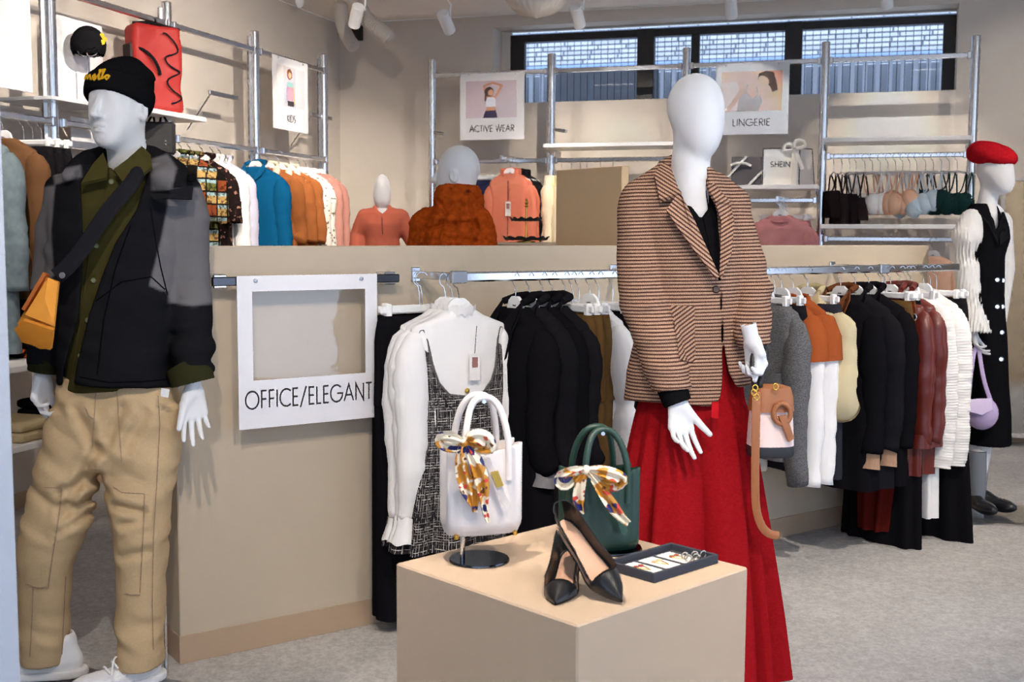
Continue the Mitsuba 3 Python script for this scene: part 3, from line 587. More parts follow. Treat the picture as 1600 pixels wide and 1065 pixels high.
# parka
FOLDM = np.array([[.9, 0, .35], [0, 1, 0], [-.35, 0, .9]])
J = rows(D, [(258, 128, 258, .075), (280, 98, 288, .10), (310, 84, 298, .125), (360, 78, 294, .145), (420, 80, 286, .15), (480, 86, 277, .15), (540, 93, 270, .15), (612, 101, 270, .152)])
EY = [250, 285, 330, 380, 430, 495, 575, 620]; EL = [150, 126, 128, 130, 128, 123, 100, 96]; ER = [236, 228, 212, 180, 160, 138, 119, 112]
def f(p):
    px, py, dd = project(p); q = p
    d = sect(p, J[0], *J[1:], 2.3); hem = (py-(600+(px-100)*.045-np.clip((px-230)/40, 0, 1)*6))*D/FOC; d = smax(d, hem, .01)
    d = d+.020*nz(p*[6, 6, 11], 1, 11)+.022*nz(p@FOLDM*[3, 3, 16], 1, 13)
    open_ = np.maximum(np.interp(py, EY, EL)-px, px-np.interp(py, EY, ER))*D/FOC
    inner = sect(p, J[0], J[1], J[2], J[3], J[4]-.022, J[5]-.022, 2.3)
    d = np.where(dd < D+.01, smax(d, -open_, .006), d); d = smax(d, -inner, .004)
    r = chain(p, [P(282, 300), P(292, 345, -.01), P(295, 440, -.02), P(299, 510, .01), P(301, 572, .04)], [.060, .066, .063, .063, .058])
    w = np.clip((py-455)/60, .12, 1); r = r+w*.034*nz(p*[6, 6, 26], 1, 21, 2)+.014*nz(p*[8, 8, 13], 1, 22)
    r = smax(r, (py-578+(px-300)*-.16)*D/FOC, .006)
    l = chain(p, [P(100, 300), P(88, 360, -.02), P(80, 440, -.04), P(74, 510, .0), P(70, 566, .02)], [.055, .058, .056, .052, .05])+.012*nz(p*[8, 8, 13], 1, 25)
    l = smax(l, (py-570)*D/FOC, .006)
    hood = smin(chain(p, [P(108, 275, .10), P(120, 262, .04), P(140, 250, -.06), P(188, 244, -.13), P(235, 250, -.08), P(268, 272, .02), P(286, 296, .09)], [.022, .026, .034, .046, .046, .046, .030]), ell(p, P(262, 282, .07), (.055, .05, .045)), .03)
    hood += .012*nz(p, 14, 31)
    return smin(smin(d, smin(r, l, .02), .02), hood, .012)
jk = relax(surface(f, *box_of(P(60, 240, .2), P(335, 615, .2), P(60, 615, -.2), P(335, 240, -.2), pad=.04), .0062), 1)
px, py, dd = project(jk[0]); dark, grey = cls((27, 27, 30)), cls((104, 102, 104))
inner = (dd > D-.05) & (px > np.interp(py, EY, EL)) & (px < np.interp(py, EY, ER))
GZ = [[(262, 296), (345, 290), (345, 473), (300, 478), (263, 472), (263, 456), (250, 453), (233, 446), (240, 420), (252, 372), (262, 322)], [(232, 250), (262, 240), (276, 262), (268, 298), (238, 296)], [(40, 296), (86, 290), (80, 360), (84, 430), (64, 452), (40, 452)], [(82, 266), (126, 258), (128, 276), (86, 288)]]
w = np.max([soft(polysd(px, py, g), 2) for g in GZ], 0)*(~inner)
col = tint(dark, (w, grey))
jkk = part(man, 'parka', jk, VC(), smooth=True, color=col, label='padded parka in black and grey blocks')
dr_ = Drape(jk)
part(jkk, 'hem_seam', tube(dr_.path([(124, 588), (170, 597), (220, 596), (264, 592)], .002), .0018, 5), cloth(14, 14, 16))
part(jkk, 'panel_seam', tube(dr_.path([(236, 325), (244, 380), (252, 420), (262, 460)], .002), .0018, 5), cloth(20, 20, 22))
part(jkk, 'panel_seam', tube(dr_.path([(150, 470), (190, 440), (236, 432), (258, 452)], .002), .0016, 5), cloth(14, 14, 16))
part(jkk, 'flap_edge', tube(dr_.path([(204, 352), (180, 420), (162, 500), (152, 585)], .002), .002, 5), cloth(14, 14, 16))
part(jkk, 'toggle', lathe([(0, .012), (.012, .01), (.014, 0), (.012, -.01), (0, -.012)], 14, frame(P(299, 278, .12), [1, 0, 0])), cloth(16, 16, 18), smooth=40)
part(jkk, 'storm_flap', slab([P(234, 302, .14), P(262, 298, .16), P(302, 290, .12), P(300, 312, .12), P(262, 310, .165), P(240, 312, .15)], .012, .01), cloth(30, 30, 33), smooth=30)
# shirt cuffs showing under the sleeves
part(man, 'cuff', tube([P(288, 568, .05), P(300, 590, .055)] + [P(302, 598, .056)], [.060, .066, .064], 24, flat=(FW, .8)), cloth(46, 46, 28), smooth=40, label='olive shirt cuff turned out below the sleeve')
part(man, 'cuff', tube([P(72, 560, .02), P(69, 580, .02)], [.05, .048], 20), cloth(40, 42, 26), smooth=40)
# sneakers
def sneaker(parent, C, ang):
    Mf = frame(C, [np.cos(ang), np.sin(ang), 0])         # local y to the toe
    def up(q):
        d = smin(ell(q, (0, .06, .035), (.044, .10, .032)), ell(q, (0, -.07, .05), (.038, .065, .055)), .05)
        d = smin(d, cone(q, (0, -.055, .06), (0, -.075, .115), .036, .040), .03)
        d = smax(d, -cone(q, (0, -.065, .10), (0, -.08, .2), .031, .034), .004)
        return smax(d, .022-q[:, 2], .004)+.003*nz(q, 30, 2)
    m = surface(up, (-.07, -.17, 0), (.07, .19, .15), .004); part(parent, 'sneaker', mv(m, Mf), plastic((232, 232, 232), .55, .4), smooth=True, label='white lace-up sneaker')
    key = parent+'__sneaker' if used[parent+'__sneaker'] == 1 else f'{parent}__sneaker_{used[parent+"__sneaker"]-1:03d}'
    sol = lambda q: smax(smin(ell(q, (0, .07, 0), (.052, .105, .9)), ell(q, (0, -.075, 0), (.045, .075, .9)), .06), np.abs(q[:, 2]-.013)-.013, .004)
    part(key, 'sole', mv(surface(sol, (-.07, -.18, -.01), (.07, .2, .04), .005), Mf), plastic((226, 226, 226), .5, .4), smooth=True)
    for i in range(4):
        yy = .062-.024*i; zz = .062+.011*i; part(key, 'lace', mv(tube(spline([(-.028, yy, zz-.010), (0, yy+.004, zz+.004), (.028, yy-.006, zz-.010)], 8), .0038, 6, flat=([0, 0, 1], .6)), Mf), plastic((240, 240, 240), .6))
    part(key, 'lace', mv(tube(spline([(0, .0, .094), (-.02, .02, .105), (-.04, .035, .095), (-.055, .045, .07)], 10), .003, 6), Mf), plastic((240, 240, 240), .6))
BASEZ = .014
c = at(70, 1040, 3.47); sneaker(man, [c[0], c[1]-.03, BASEZ], np.radians(115))
c = at(218, 1040, 3.40); sneaker(man, [c[0]-.03, c[1]-.06, BASEZ], np.radians(150))
GLASSY = mat({'type': 'dielectric', 'int_ior': 1.5})
pb = single('glass_base', 'clear glass base plate under the mannequin in the parka', 'base', bx((-2.42, 2.45, .001), (-1.93, 2.96, .013), .002), GLASSY)
tt = P(250, 1035, .0); part(man, 'support_rod', bar([tt[0], tt[1]+.03, .013], [tt[0], tt[1]+.03, .25], .006, 12), CHROME)
# cross-body bag
bg = thing('crossbody_bag', 'orange canvas bag worn cross body by the mannequin in the parka', 'bag')
O = cloth(226, 150, 62)
part(bg, 'body', hull([P(*q) for q in ((70, 432, .24), (92, 440, .23), (72, 432, .17), (94, 440, .16), (66, 508, .28), (84, 512, .27), (27, 505, .20), (80, 545, .20), (30, 520, .17), (84, 530, .16), (62, 545, .25), (36, 532, .26))]), O)
part(bg, 'front_panel', slab([P(76, 434, .25), P(91, 442, .245), P(85, 510, .285), P(40, 492, .275)], .012, .01), cloth(236, 160, 70), smooth=30)
part(bg, 'base_panel', slab([P(38, 499, .283), P(84, 514, .293), P(80, 545, .26), P(36, 533, .25), P(24, 512, .255)], .012, .01), cloth(218, 142, 56), smooth=30)
part(bg, 'flap', slab([P(76, 428, .2), P(70, 426, .26), P(36, 484, .25), P(42, 488, .20)], .010, .006), cloth(190, 112, 60), smooth=30)
part(bg, 'strap', tube(spline([P(88, 432, .22), P(104, 418, .215), P(140, 372, .20), P(175, 322, .185), P(197, 296, .165), P(214, 270, .10)], 24), .0235, 10, flat=(FW, .2)), cloth(34, 34, 38), label='black webbing strap')
part(bg, 'buckle', lathe([(0, .004), (.009, .004), (.010, 0), (0, -.004)], 14, frame(P(98, 430, .235), N(np.cross([0, 0, 1.], -FW)), None, -FW)), CHROME)

# ------------------------------------------------------------------ the woman in the tweed blazer
D = 3.45; P = pf(D)
lady = thing('mannequin', 'white faceless egg head mannequin in brown check blazer and long red skirt behind the podium', 'mannequin')
HL = facing(D, 1089, 184, 34, 2)
def f(p):
    d = egg_head(p, HL)
    ch = smin(cone(p, P(1082, 262), P(1086, 330, -.0), .050, .075), cone(p, P(1010, 312, -.02), P(1140, 322, -.02), .045, .045), .06)
    return smin(d, ch, .03)
body = [surface(f, *box_of(HL[:3, 3], P(990, 330), P(1150, 340), pad=.15), .005)]
sk = lambda p: smin(smin(chain(p, [P(1086, 340), P(1080, 500), P(1080, 620)], [.08, .07, .08]), smin(chain(p, [P(1060, 640), P(1050, 860), P(1050, 1030)], [.06, .05, .04]), chain(p, [P(1110, 640), P(1120, 860), P(1120, 1030)], [.06, .05, .04]), .02), .03),
                    smin(chain(p, [P(1002, 325), P(1006, 460, .0), P(1056, 615, .165)], [.04, .036, .024]), chain(p, [P(1152, 335), P(1172, 450, .0), P(1176, 520, .13), P(1178, 548, .15)], [.04, .036, .028, .024]), .03), .03)
body.append(surface(sk, *box_of(P(970, 320), P(1200, 1040), P(970, 1040, .16), P(1200, 320, -.12), pad=.1), .011))
body.append(hand(P(1059, 626, .175), P(1070, 700, .19)-P(1059, 626, .175), -FW*1+RT*.35, -1, .185, (.15, .22, .40, .45), .13, (.55, .3), .0024))
body.append(hand(P(1174, 528, .17), P(1186, 580, .17)-P(1174, 528, .17), -RT*.8-FW*.6, -1, .175, (.9, 1.0, 1.0, 1.0), .04, (-.1, .4), .0024))
part(lady, 'body', cat(*body), MANNEQUIN, smooth=True)
def check(axis, cross, seed):
    ax, cr = np.asarray(axis, float), np.asarray(cross, float)
    def fn(p, n, uv):
        wv = .0016*(mikit.noise(p.x*18+seed, p.y*18, p.z*18)-.5)
        u = (p.x*ax[0]+p.y*ax[1]+p.z*ax[2]+wv)/.0103; v = (p.x*cr[0]+p.y*cr[1]+p.z*cr[2]+wv)/.0062
        fu, fv = u-dr.floor(u), v-dr.floor(v)
        line = mikit.smoothstep(.46, .56, fu)*(1-mikit.smoothstep(.92, 1.0, fu)); tooth = mikit.smoothstep(.35, .5, fv)*(1-mikit.smoothstep(.85, 1., fv))
        c = mikit.mix(s2l(182, 148, 126).tolist(), s2l(148, 110, 90).tolist(), tooth*.55)
        d = mikit.mix(s2l(66, 46, 42).tolist(), s2l(112, 80, 66).tolist(), tooth*.5)
        return mikit.mix(c, d, line)
    return textured(fn)
HX = N(np.cross(FW, [0, 0, 1.0]))
TWEED = check(N([0, 0, 1.0]-.03*HX), HX, 0); TWEED_L = check(N([0, 0, .80]+.60*HX), N([0, 0, -.6]+.8*HX), 3); TWEED_R = check(N([0, 0, .85]-.52*HX), N([0, 0, .52]+.85*HX), 5); TWEED_P = check(N([0, 0, .78]-.62*HX), N([0, 0, .6]+.8*HX), 8)
# black top
TP = rows(D, [(322, 1050, 1130, .085), (340, 1040, 1140, .10), (400, 1020, 1150, .115), (500, 1015, 1150, .10), (556, 1008, 1150, .10)])
def f(p):
    px, py, dd = project(p); d = sect(p, TP[0], *TP[1:], 2.2)
    notch = np.maximum(np.abs(px-1095)-(342-py)*.75, py-342)*D/FOC
    return np.where(dd < D+.01, smax(d, -notch, .005), d)+.006*nz(p, 9, 41)
black_top = surface(f, *box_of(P(1010, 290, .12), P(1160, 622, .12), P(1010, 622, -.12), P(1160, 290, -.12), pad=.02), .007)
tk = part(lady, 'top', black_top, cloth(20, 19, 21), smooth=True, label='black v-neck top under the blazer')
part(lady, 'top', slab([P(1100, 278, .03), P(1109, 296, .06), P(1122, 345, .09), P(1126, 436, .115), P(1116, 420, .115), P(1098, 341, .10), P(1107, 326, .085), P(1103, 298, .06)], .006), cloth(20, 19, 21))
# blazer
B = rows(D, [(262, 1036, 1114, .07, -.02), (280, 1012, 1128, .085, -.01), (300, 990, 1140, .105), (330, 990, 1152, .12), (400, 1002, 1158, .13), (470, 1008, 1156, .125), (530, 990, 1168, .132), (580, 978, 1180, .14), (640, 974, 1184, .145)])
FY = [255, 290, 330, 400, 440, 540, 580, 604, 640]; FLx = [1040, 1052, 1072, 1108, 1124, 1128, 1129, 1128, 1122]; FRx = [1104, 1106, 1120, 1126, 1126, 1131, 1138, 1150, 1160]
def f(p):
    px, py, dd = project(p); d = sect(p, B[0], *B[1:], 2.3)
    left = px < 1127+np.clip((py-440)/200, 0, 1)*4
    hemL = np.where(px > 1100, 636-np.clip((px-1100)/33., 0, 1)**3*30, 625+(px-975)*.09); hemR = 605-np.clip((px-1160)/40., 0, 1)*18-np.clip((1142-px)/14., 0, 1)**2*30
    d = smax(d, (py-np.where(left, hemL, hemR))*D/FOC, .006)+.012*nz(p*[7, 7, 6], 1, 51)
    open_ = np.maximum(np.interp(py, FY, FLx)-px, px-np.interp(py, FY, FRx))*D/FOC
    inner = sect(p, B[0], B[1], B[2], B[3], B[4]-.016, B[5]-.016, 2.3)
    d = np.where(dd < D+.01, smax(d, -open_, .004), d); d = smax(d, -inner, .003)
    l = chain(p, [P(1002, 320, .01), P(1001, 400, .03), P(1006, 470, .05), P(1030, 540, .11), P(1050, 608, .16)], [.068, .072, .071, .066, .056]); w = np.clip((py-430)/80, .1, 1)
    l = l+w*.026*nz(p*[7, 7, 20], 1, 61, 2)+.010*nz(p*[9, 9, 9], 1, 62); l = smax(l, (py-(613-(px-1021)*.10))*D/FOC, .005)
    cr = np.exp(-((px-1003-(py-400)*.1)/16.)**2)*np.exp(-((py-470)/50.)**2); l = l+.006*cr*np.sin(py*.22+px*.1)
    r = chain(p, [P(1140, 325, -.01), P(1158, 390, -.0), P(1174, 450, .02)], [.056, .060, .060]); r = smin(r, chain(p, [P(1174, 452, .02), P(1176, 500, .09), P(1178, 530, .13)], [.060, .058, .052]), .01)
    r = r+.030*nz(p*[7, 7, 22], 1, 71, 2)*np.clip((py-380)/60, .1, 1)
    r = smax(r, (py-541+(px-1178)*.15)*D/FOC, .006)
    sh = smin(chain(p, [P(1000, 306, -.0), P(1035, 280, -.03), P(1050, 268, -.06)], [.05, .045, .03]), chain(p, [P(1146, 318, -.02), P(1120, 290, -.04), P(1108, 280, -.07)], [.05, .04, .03]), .02)
    sh = np.where(dd < D+.02, smax(sh, -open_, .004), sh)
    return smin(smin(d, smin(l, r, .01), .004), smax(sh, (py-330)*D/FOC, .02), .02)
bl = relax(surface(f, *box_of(P(960, 252, .22), P(1206, 642, .22), P(960, 642, -.17), P(1206, 252, -.17), pad=.03), .0056), 1)
bk = part(lady, 'blazer', bl, TWEED, smooth=True, label='brown and black houndstooth check blazer')
part(bk, 'lapel', slab([P(1060, 300, .135), P(1066, 308, .15), P(1085, 345, .155), P(1124, 432, .16), P(1119, 436, .17), P(1085, 392, .17), P(1056, 352, .165), P(1041, 328, .15)], .008, .006), TWEED_L, smooth=30)
part(bk, 'lapel', slab([P(1141, 321, .125), P(1147, 345, .15), P(1143, 395, .16), P(1127, 436, .165), P(1124, 432, .16), P(1127, 345, .15), P(1118, 318, .13)], .008, .006), TWEED_R, smooth=30)
part(bk, 'collar', slab([P(1036, 256, .0), P(1048, 262, .03), P(1060, 296, .12), P(1065, 303, .145), P(1031, 314, .13), P(1022, 274, .06)], .012, .010), TWEED_L, smooth=30)
part(bk, 'collar', slab([P(1101, 277, .03), P(1110, 282, .05), P(1138, 315, .12), P(1143, 322, .13), P(1117, 316, .13), P(1107, 298, .09)], .012, .008), TWEED_R, smooth=30)
part(bk, 'collar', tube([P(1034, 258, -.01), P(1050, 252, -.07), P(1080, 250, -.10), P(1102, 262, -.05), P(1106, 280, .02)], [.014, .02, .02, .018, .012], 12), TWEED)
db = Drape(bl)
part(bk, 'pocket', patch(bl, lambda x, y, d: (x > 1046+(y-476)*.16) & (x < 1087) & (y > 476+(x-1046)*.03) & (y < 568-(1087-x)*.12), .005), TWEED_P, smooth=True)
part(bk, 'pocket', patch(bl, lambda x, y, d: (x > 1139) & (x < 1149) & (y > 500) & (y < 560), .005), TWEED_P, smooth=True)
part(bk, 'button', db.button(1119, 452, .011, .010), plastic((70, 48, 38), .35))
part(bk, 'brooch', db.button(1138, 341, .009, .02), GOLD, label='small gold brooch')
part(lady, 'cuff', tube([P(1049, 604, .155), P(1056, 622, .17), P(1059, 630, .173)], [.043, .042, .040], 22), cloth(18, 18, 20), smooth=40, label='black cuff of the top')
# red skirt
O = P(1082, 625); zT, zB = P(1082, 535)[2], .045; zW = P(1082, 625)[2]
g = np.linspace(0, 2*np.pi, 421)[:-1]; rowsP = []
for z in np.concatenate([np.linspace(zT, zW, 6)[:-1], np.linspace(zW, zB, 46)]):
    t = max(0, (zW-z)/(zW-zB)); A = .158+.118*t**.8-(.03*(z-zW)/(zT-zW) if z > zW else 0); Bd = .118+.15*t**.85-(.015 if z > zW else 0)
    ph = 1.1*np.sin(g*3+1.3)+.6*np.sin(g*2+.4)+.35*np.sin(t*2.4+g*2)
    pl = 2*np.abs(np.sin(6*g+ph*.9+.15*t))**.55-1.35; pl = .85*pl+.15*np.sin(21*g+2*ph+t)
    k = 1+(.02+.20*min(1, t*1.3)**.7)*pl+.03*t*np.sin(5*g+1+t)
    rowsP.append(np.stack([A*k*np.cos(g), Bd*k*np.sin(g), np.full_like(g, z-O[2]) - .012*t*np.sin(6*g)], -1))
SKM = frame(O, N(np.cross(FW, [0, 0, 1.0]))); skirt = mv(grid(rowsP, closed=True), SKM)
RED = textured(lambda p, n, uv: mikit.mix(s2l(132, 18, 24).tolist(), s2l(150, 24, 30).tolist(), mikit.noise(p.x*260, p.y*260, p.z*260)))
sk_ = part(lady, 'skirt', skirt, RED, smooth=True, label='long flared red skirt')
part(sk_, 'belt_end', slab([P(1112, 628, .17), P(1123, 627, .17), P(1122, 654, .18), P(1111, 652, .18)], .005), cloth(178, 26, 34))
c = P(1085, 1040); part(lady, 'base', lathe([(0, .012), (.17, .012), (.175, .006), (.175, 0), (0, 0)], 40, frame([c[0], c[1], 0], [1, 0, 0])), GLASSY)
# bag in her right hand
hb = thing('bucket_handbag', 'brown and blush pink bucket handbag with black base held by the mannequin in the blazer', 'handbag')
TAN = plastic((158, 98, 58), .45, .5); Db = D-.16; Q = pf(Db)
BM = facing(Db, 1203, 700, 20); K = Db/FOC; ww = 34*K
def ringat(py, w, dp): 
    z = at(1203, py, Db)[2]-BM[2, 3]; gg = np.linspace(0, 2*np.pi, 41)[:-1]; e = lambda v: np.sign(v)*np.abs(v)**.7
    return np.stack([w*e(np.cos(gg)), dp*e(np.sin(gg)), np.full(40, z)], -1)
part(hb, 'body', mv(grid([ringat(640, ww*.98, .04), ringat(665, ww*1.02, .045), ringat(696, ww*1.06, .05)], closed=True, cap0=True, cap1=True), BM), plastic((232, 208, 200), .5, .4), smooth=40, label='blush pink body')
part(hb, 'base', mv(grid([ringat(694, ww*1.07, .051), ringat(706, ww*1.08, .052), ringat(711, ww*1.02, .048)], closed=True, cap0=True, cap1=True), BM), plastic((40, 38, 42), .45, .5), smooth=40, label='black base')
part(hb, 'flap', mv(grid([ringat(600, ww*.45, .02), ringat(604, ww*.85, .038), ringat(618, ww*.97, .046), ringat(640, ww*1.03, .050), ringat(641, ww*.9, .04)], closed=True, cap0=True), BM), TAN, smooth=50, label='brown leather flap')
part(hb, 'buckle_ring', tube([Q(1222+13*np.cos(t), 646+16*np.sin(t), .055) for t in np.linspace(0, 2*np.pi, 25)], .0075, 10), TAN, smooth=40)
part(hb, 'buckle_tab', slab([Q(1216, 650, .06), Q(1228, 648, .055), Q(1240, 684, .05), Q(1232, 690, .055)], .010, .004), TAN, smooth=30)
part(hb, 'strap', tube(spline([Q(1182, 612, .05), Q(1181, 660, .06), Q(1180, 760, .05), Q(1184, 805, .04), Q(1197, 830, .03), Q(1216, 836, .02)], 30), .0125, 10, flat=(FW, .25)), TAN, smooth=60, label='long brown strap hanging down')
part(hb, 'handle', tube(spline([Q(1180, 606, .03), Q(1176, 570, .03), Q(1184, 543, .0), Q(1194, 541, -.02), Q(1194, 570, .0), Q(1188, 606, .02)], 24), .0085, 10), plastic((28, 26, 28), .45), smooth=60, label='black wrapped handle')
for i, (x, y) in enumerate(((1180, 606), (1178, 613), (1182, 620), (1212, 604))): part(hb, 'ring', tube([Q(x+4*np.cos(t), y+5*np.sin(t), .055) for t in np.linspace(0, 2*np.pi, 13)], .0025, 6), GOLD)

# ------------------------------------------------------------------ podium and what stands on it
PZ = .60
pa, pb_, pc_ = np.array([-.544, 2.183, 0]), np.array([-1.064, 2.474, 0]), np.array([-.262, 2.705, 0]); ex, ey = N(pc_-pa), N(pb_-pa); S_ = .595
PDM = frame(pa, ex, ey)
pod = thing('podium', 'square beige display podium in front of the clothes rail', 'podium')
PODIUM = plastic((186, 163, 139), .5, .35)
part(pod, 'body', mv(bx((0, 0, 0), (S_, S_, PZ), .004), PDM), PODIUM)
def onp(px, py, z=PZ):
    d = FW + RT*(px-800)/FOC - UP*(py-532.5)/FOC; return CAM+d*(z-CAM[2])/d[2]
def hd(p): return (np.asarray(p)-CAM)@FH                  # level distance of a point
# --- handbags on stands
def tote(name, label, cpx, base_y, w_px, top_y, hand_y, color, lin, up, deg, stand_c, feet=True):
    """a small structured tote: trapezoid body with folded sides, two rolled handles, on a rod stand with a round foot"""
    C = onp(*stand_c); Dt = hd(C); k = Dt/FOC; t = thing(name, label, 'handbag', None); M = facing(Dt, cpx, base_y, deg)
    H = (base_y-top_y)*k; W = w_px*k/2; dp = .058; e = lambda v: np.sign(v)*np.abs(v)**.55
    gg = np.linspace(0, 2*np.pi, 97)[:-1]; R = []
    for i, s in enumerate(np.linspace(0, 1, 22)):
        w = W*(1.0+.06*s-.10*max(0, .12-s)/.12); d = dp*(1.05-.25*s-.25*max(0, .1-s)/.1)
        x = w*e(np.cos(gg)); y = d*e(np.sin(gg)); pinch = .030*s*np.exp(-((np.abs(gg/np.pi-np.round(gg/np.pi)))/.10)**2)*np.abs(np.cos(gg))
        x = x-np.sign(x)*pinch; y = y+.006*s*np.sin(5*np.cos(gg)*3+1)*np.sin(gg)
        z = H*s - (.022*np.cos(np.pi*np.clip(x/w, -1, 1)*.5) if i == 21 else .022*s**6*np.cos(np.pi*np.clip(x/w, -1, 1)*.5))
        R.append(np.stack([x, y, np.broadcast_to(z, x.shape)], -1))
    R = np.array(R); inn = R[::-1].copy()[:14]; inn[..., :2] *= .955; inn[0, :, 2] = R[-1][:, 2]+.001
    part(t, 'body', mv(grid(np.concatenate([R, inn]), closed=True, cap0=True, cap1=True), M), color, smooth=45)
    part(t, 'lining', mv(grid(inn[1:]*[.99, .99, 1], closed=True, cap1=True), M), lin, smooth=40)
    for sy in (1, -1):
        y = sy*.040; hw = W*.56; hh = (top_y-hand_y)*k
        pth = spline([(-hw, y+.016*sy, H*.60), (-hw, y+.012*sy, H*.92), (-hw*.80, y, H+hh*.55), (-hw*.28, y*.6, H+hh*.97), (hw*.28, y*.6, H+hh*.97), (hw*.80, y, H+hh*.55), (hw, y+.012*sy, H*.92), (hw, y+.016*sy, H*.60)], 44)
        part(t, 'handle', mv(tube(pth, .0085, 12), M), color, smooth=60)
    for sx in (-.75, .75): part(t, 'foot', mv(lathe([(0, -.006), (.005, -.005), (.006, .004), (0, .006)], 12), M@frame([sx*W, .045, .0], [1, 0, 0])), GOLD)
    st = thing(name.split('_')[0]+'_stand' if False else 'bag_stand', f'chrome rod stand with round mirror foot carrying the {up}', 'display stand')
    part(st, 'foot', lathe([(0, .006), (47*k, .006), (48*k, .003), (48*k, 0), (0, 0)], 48, frame(C+[0, 0, .0005], [1, 0, 0])), metal((84, 86, 90), .03), smooth=30)
    top = at(cpx+6, hand_y+4, Dt); rp = C-RT*27*k
    rp[2] = PZ
    part(st, 'rod', bar(rp+[0, 0, .005], [rp[0], rp[1], M[2, 3]+.004], .006, 12), CHROME)
    part(st, 'hook', bar(top-FH*.03-[0, 0, .013], top+FH*.03-[0, 0, .013], .005, 10), CHROME)
    return t, M, k, H, W
WHITE_LEATHER = plastic((206, 200, 198), .42, .5); GREEN_LEATHER = plastic((22, 50, 41), .42, .5)
tw, Mw, kw, Hw, Ww = tote('tote_bag', 'white leather tote bag with silk scarf bow on the podium front', 751, 828, 128, 683, 612, WHITE_LEATHER, cloth(214, 206, 200), 'white tote bag', 16, (749, 875))
tg, Mg, kg, Hg, Wg = tote('tote_bag', 'dark green leather tote bag with a silk scarf bow, behind the black pumps', 935, 858, 126, 722, 662, GREEN_LEATHER, cloth(18, 40, 32), 'green tote bag', 20, (956, 857))
def silk(p, n, uv):
    a, b, c = mikit.fbm(p.x*30+3, p.y*30, p.z*30), mikit.noise(p.x*44, p.y*44+7, p.z*44), mikit.noise(p.x*60+1, p.y*60, p.z*60+4)
    col = mikit.mix(s2l(232, 220, 196).tolist(), s2l(190, 130, 44).tolist(), mikit.smoothstep(.52, .56, a))
    col = mikit.mix(col, s2l(36, 40, 96).tolist(), mikit.smoothstep(.68, .72, b)); col = mikit.mix(col, s2l(196, 60, 50).tolist(), mikit.smoothstep(.78, .82, c))
    return mikit.mix(col, s2l(110, 64, 26).tolist(), mikit.smoothstep(.8, .84, mikit.noise(p.x*90, p.y*90, p.z*90+9)))
SILK = textured(silk, rough=.4)
def ribbon(pts, w, up=None, curl=.2):
    p = spline(pts, 20); t = np.gradient(p, axis=0); t /= np.linalg.norm(t, axis=1, keepdims=True); s = np.linspace(0, 1, 20); w = np.interp(s, np.linspace(0, 1, len(w)), w)
    b = np.cross(t, -FW); b /= np.linalg.norm(b, axis=1, keepdims=True); j = np.linspace(-1, 1, 9)
    G = p[:, None]+b[:, None]*(j[None, :, None]*w[:, None, None])-FH*(.007*np.cos(j*np.pi*1.5+s[:, None]*4)*np.minimum(1, w[:, None]/.01))[..., None]
    m = grid(G); return m
def scarf(label, knot, Dt, loops, tails):
    Q = pf(Dt); t = thing('silk_scarf', label, 'scarf')
    for pts, w in loops: part(t, 'loop', ribbon([Q(*q) for q in pts], w), SILK, smooth=True)
    for pts, w in tails: part(t, 'tail', ribbon([Q(*q) for q in pts], w), SILK, smooth=True)
    m = surface(lambda p: ell(p, Q(*knot), (.011, .012, .012))+.004*nz(p, 60, 4), *box_of(Q(*knot), pad=.03), .003); part(t, 'knot', m, SILK, smooth=True)
dw = hd(onp(749, 875))-.065; dg = hd(onp(956, 857))-.065
scarf('printed silk scarf tied in a bow on the white tote bag', (726, 690, .03), dw, [([(726, 690, .03), (710, 684, .045), (692, 682, .04), (688, 690, .03), (700, 698, .03), (724, 693, .03)], (.006, .012, .014, .012, .012, .006)), ([(728, 690, .03), (745, 680, .05), (760, 686, .045), (764, 700, .035), (752, 700, .03), (730, 692, .03)], (.006, .013, .016, .016, .013, .006))],
      [([(724, 692, .03), (720, 712, .04), (724, 745, .03), (730, 770, .03), (737, 790, .03)], (.007, .013, .016, .015, .004)), ([(728, 692, .03), (740, 715, .04), (752, 745, .035), (757, 790, .03), (763, 816, .03)], (.006, .014, .017, .010, .005)), ([(730, 692, .03), (745, 720, .03), (744, 760, .025), (742, 800, .025)], (.006, .016, .015, .006))])
scarf('printed silk scarf tied in a bow on the green tote bag', (916, 734, .03), dg, [([(915, 734, .03), (900, 734, .05), (882, 740, .05), (873, 750, .035), (880, 758, .03), (896, 748, .03), (913, 737, .03)], (.006, .011, .014, .012, .012, .012, .006)), ([(918, 733, .03), (940, 735, .05), (962, 742, .06), (973, 750, .05), (962, 758, .035), (940, 752, .03), (920, 737, .03)], (.006, .012, .014, .014, .016, .016, .006))],
      [([(915, 736, .03), (907, 758, .035), (904, 782, .03), (912, 803, .03)], (.006, .014, .015, .002)), ([(918, 737, .03), (940, 765, .04), (960, 795, .035), (982, 818, .03)], (.006, .013, .015, .009))])
part(tw, 'closure_strap', slab([at(*q) for q in ((755, 716, dw-.0), (765, 714, dw-.0), (794, 780, dw+.002), (798, 788, dw+.002), (792, 792, dw+.002), (785, 786, dw+.002))], .006), WHITE_LEATHER)
part(tw, 'turn_lock', slab([at(*q) for q in ((767, 738, dw-.008), (778, 735, dw-.008), (787, 758, dw-.006), (776, 761, dw-.006))], .006), GOLD, label='brass turn lock')
part(tg, 'closure_strap', slab([at(*q) for q in ((962, 805, dg), (972, 803, dg), (981, 828, dg), (977, 838, dg), (971, 832, dg))], .006), plastic((44, 82, 70), .4))
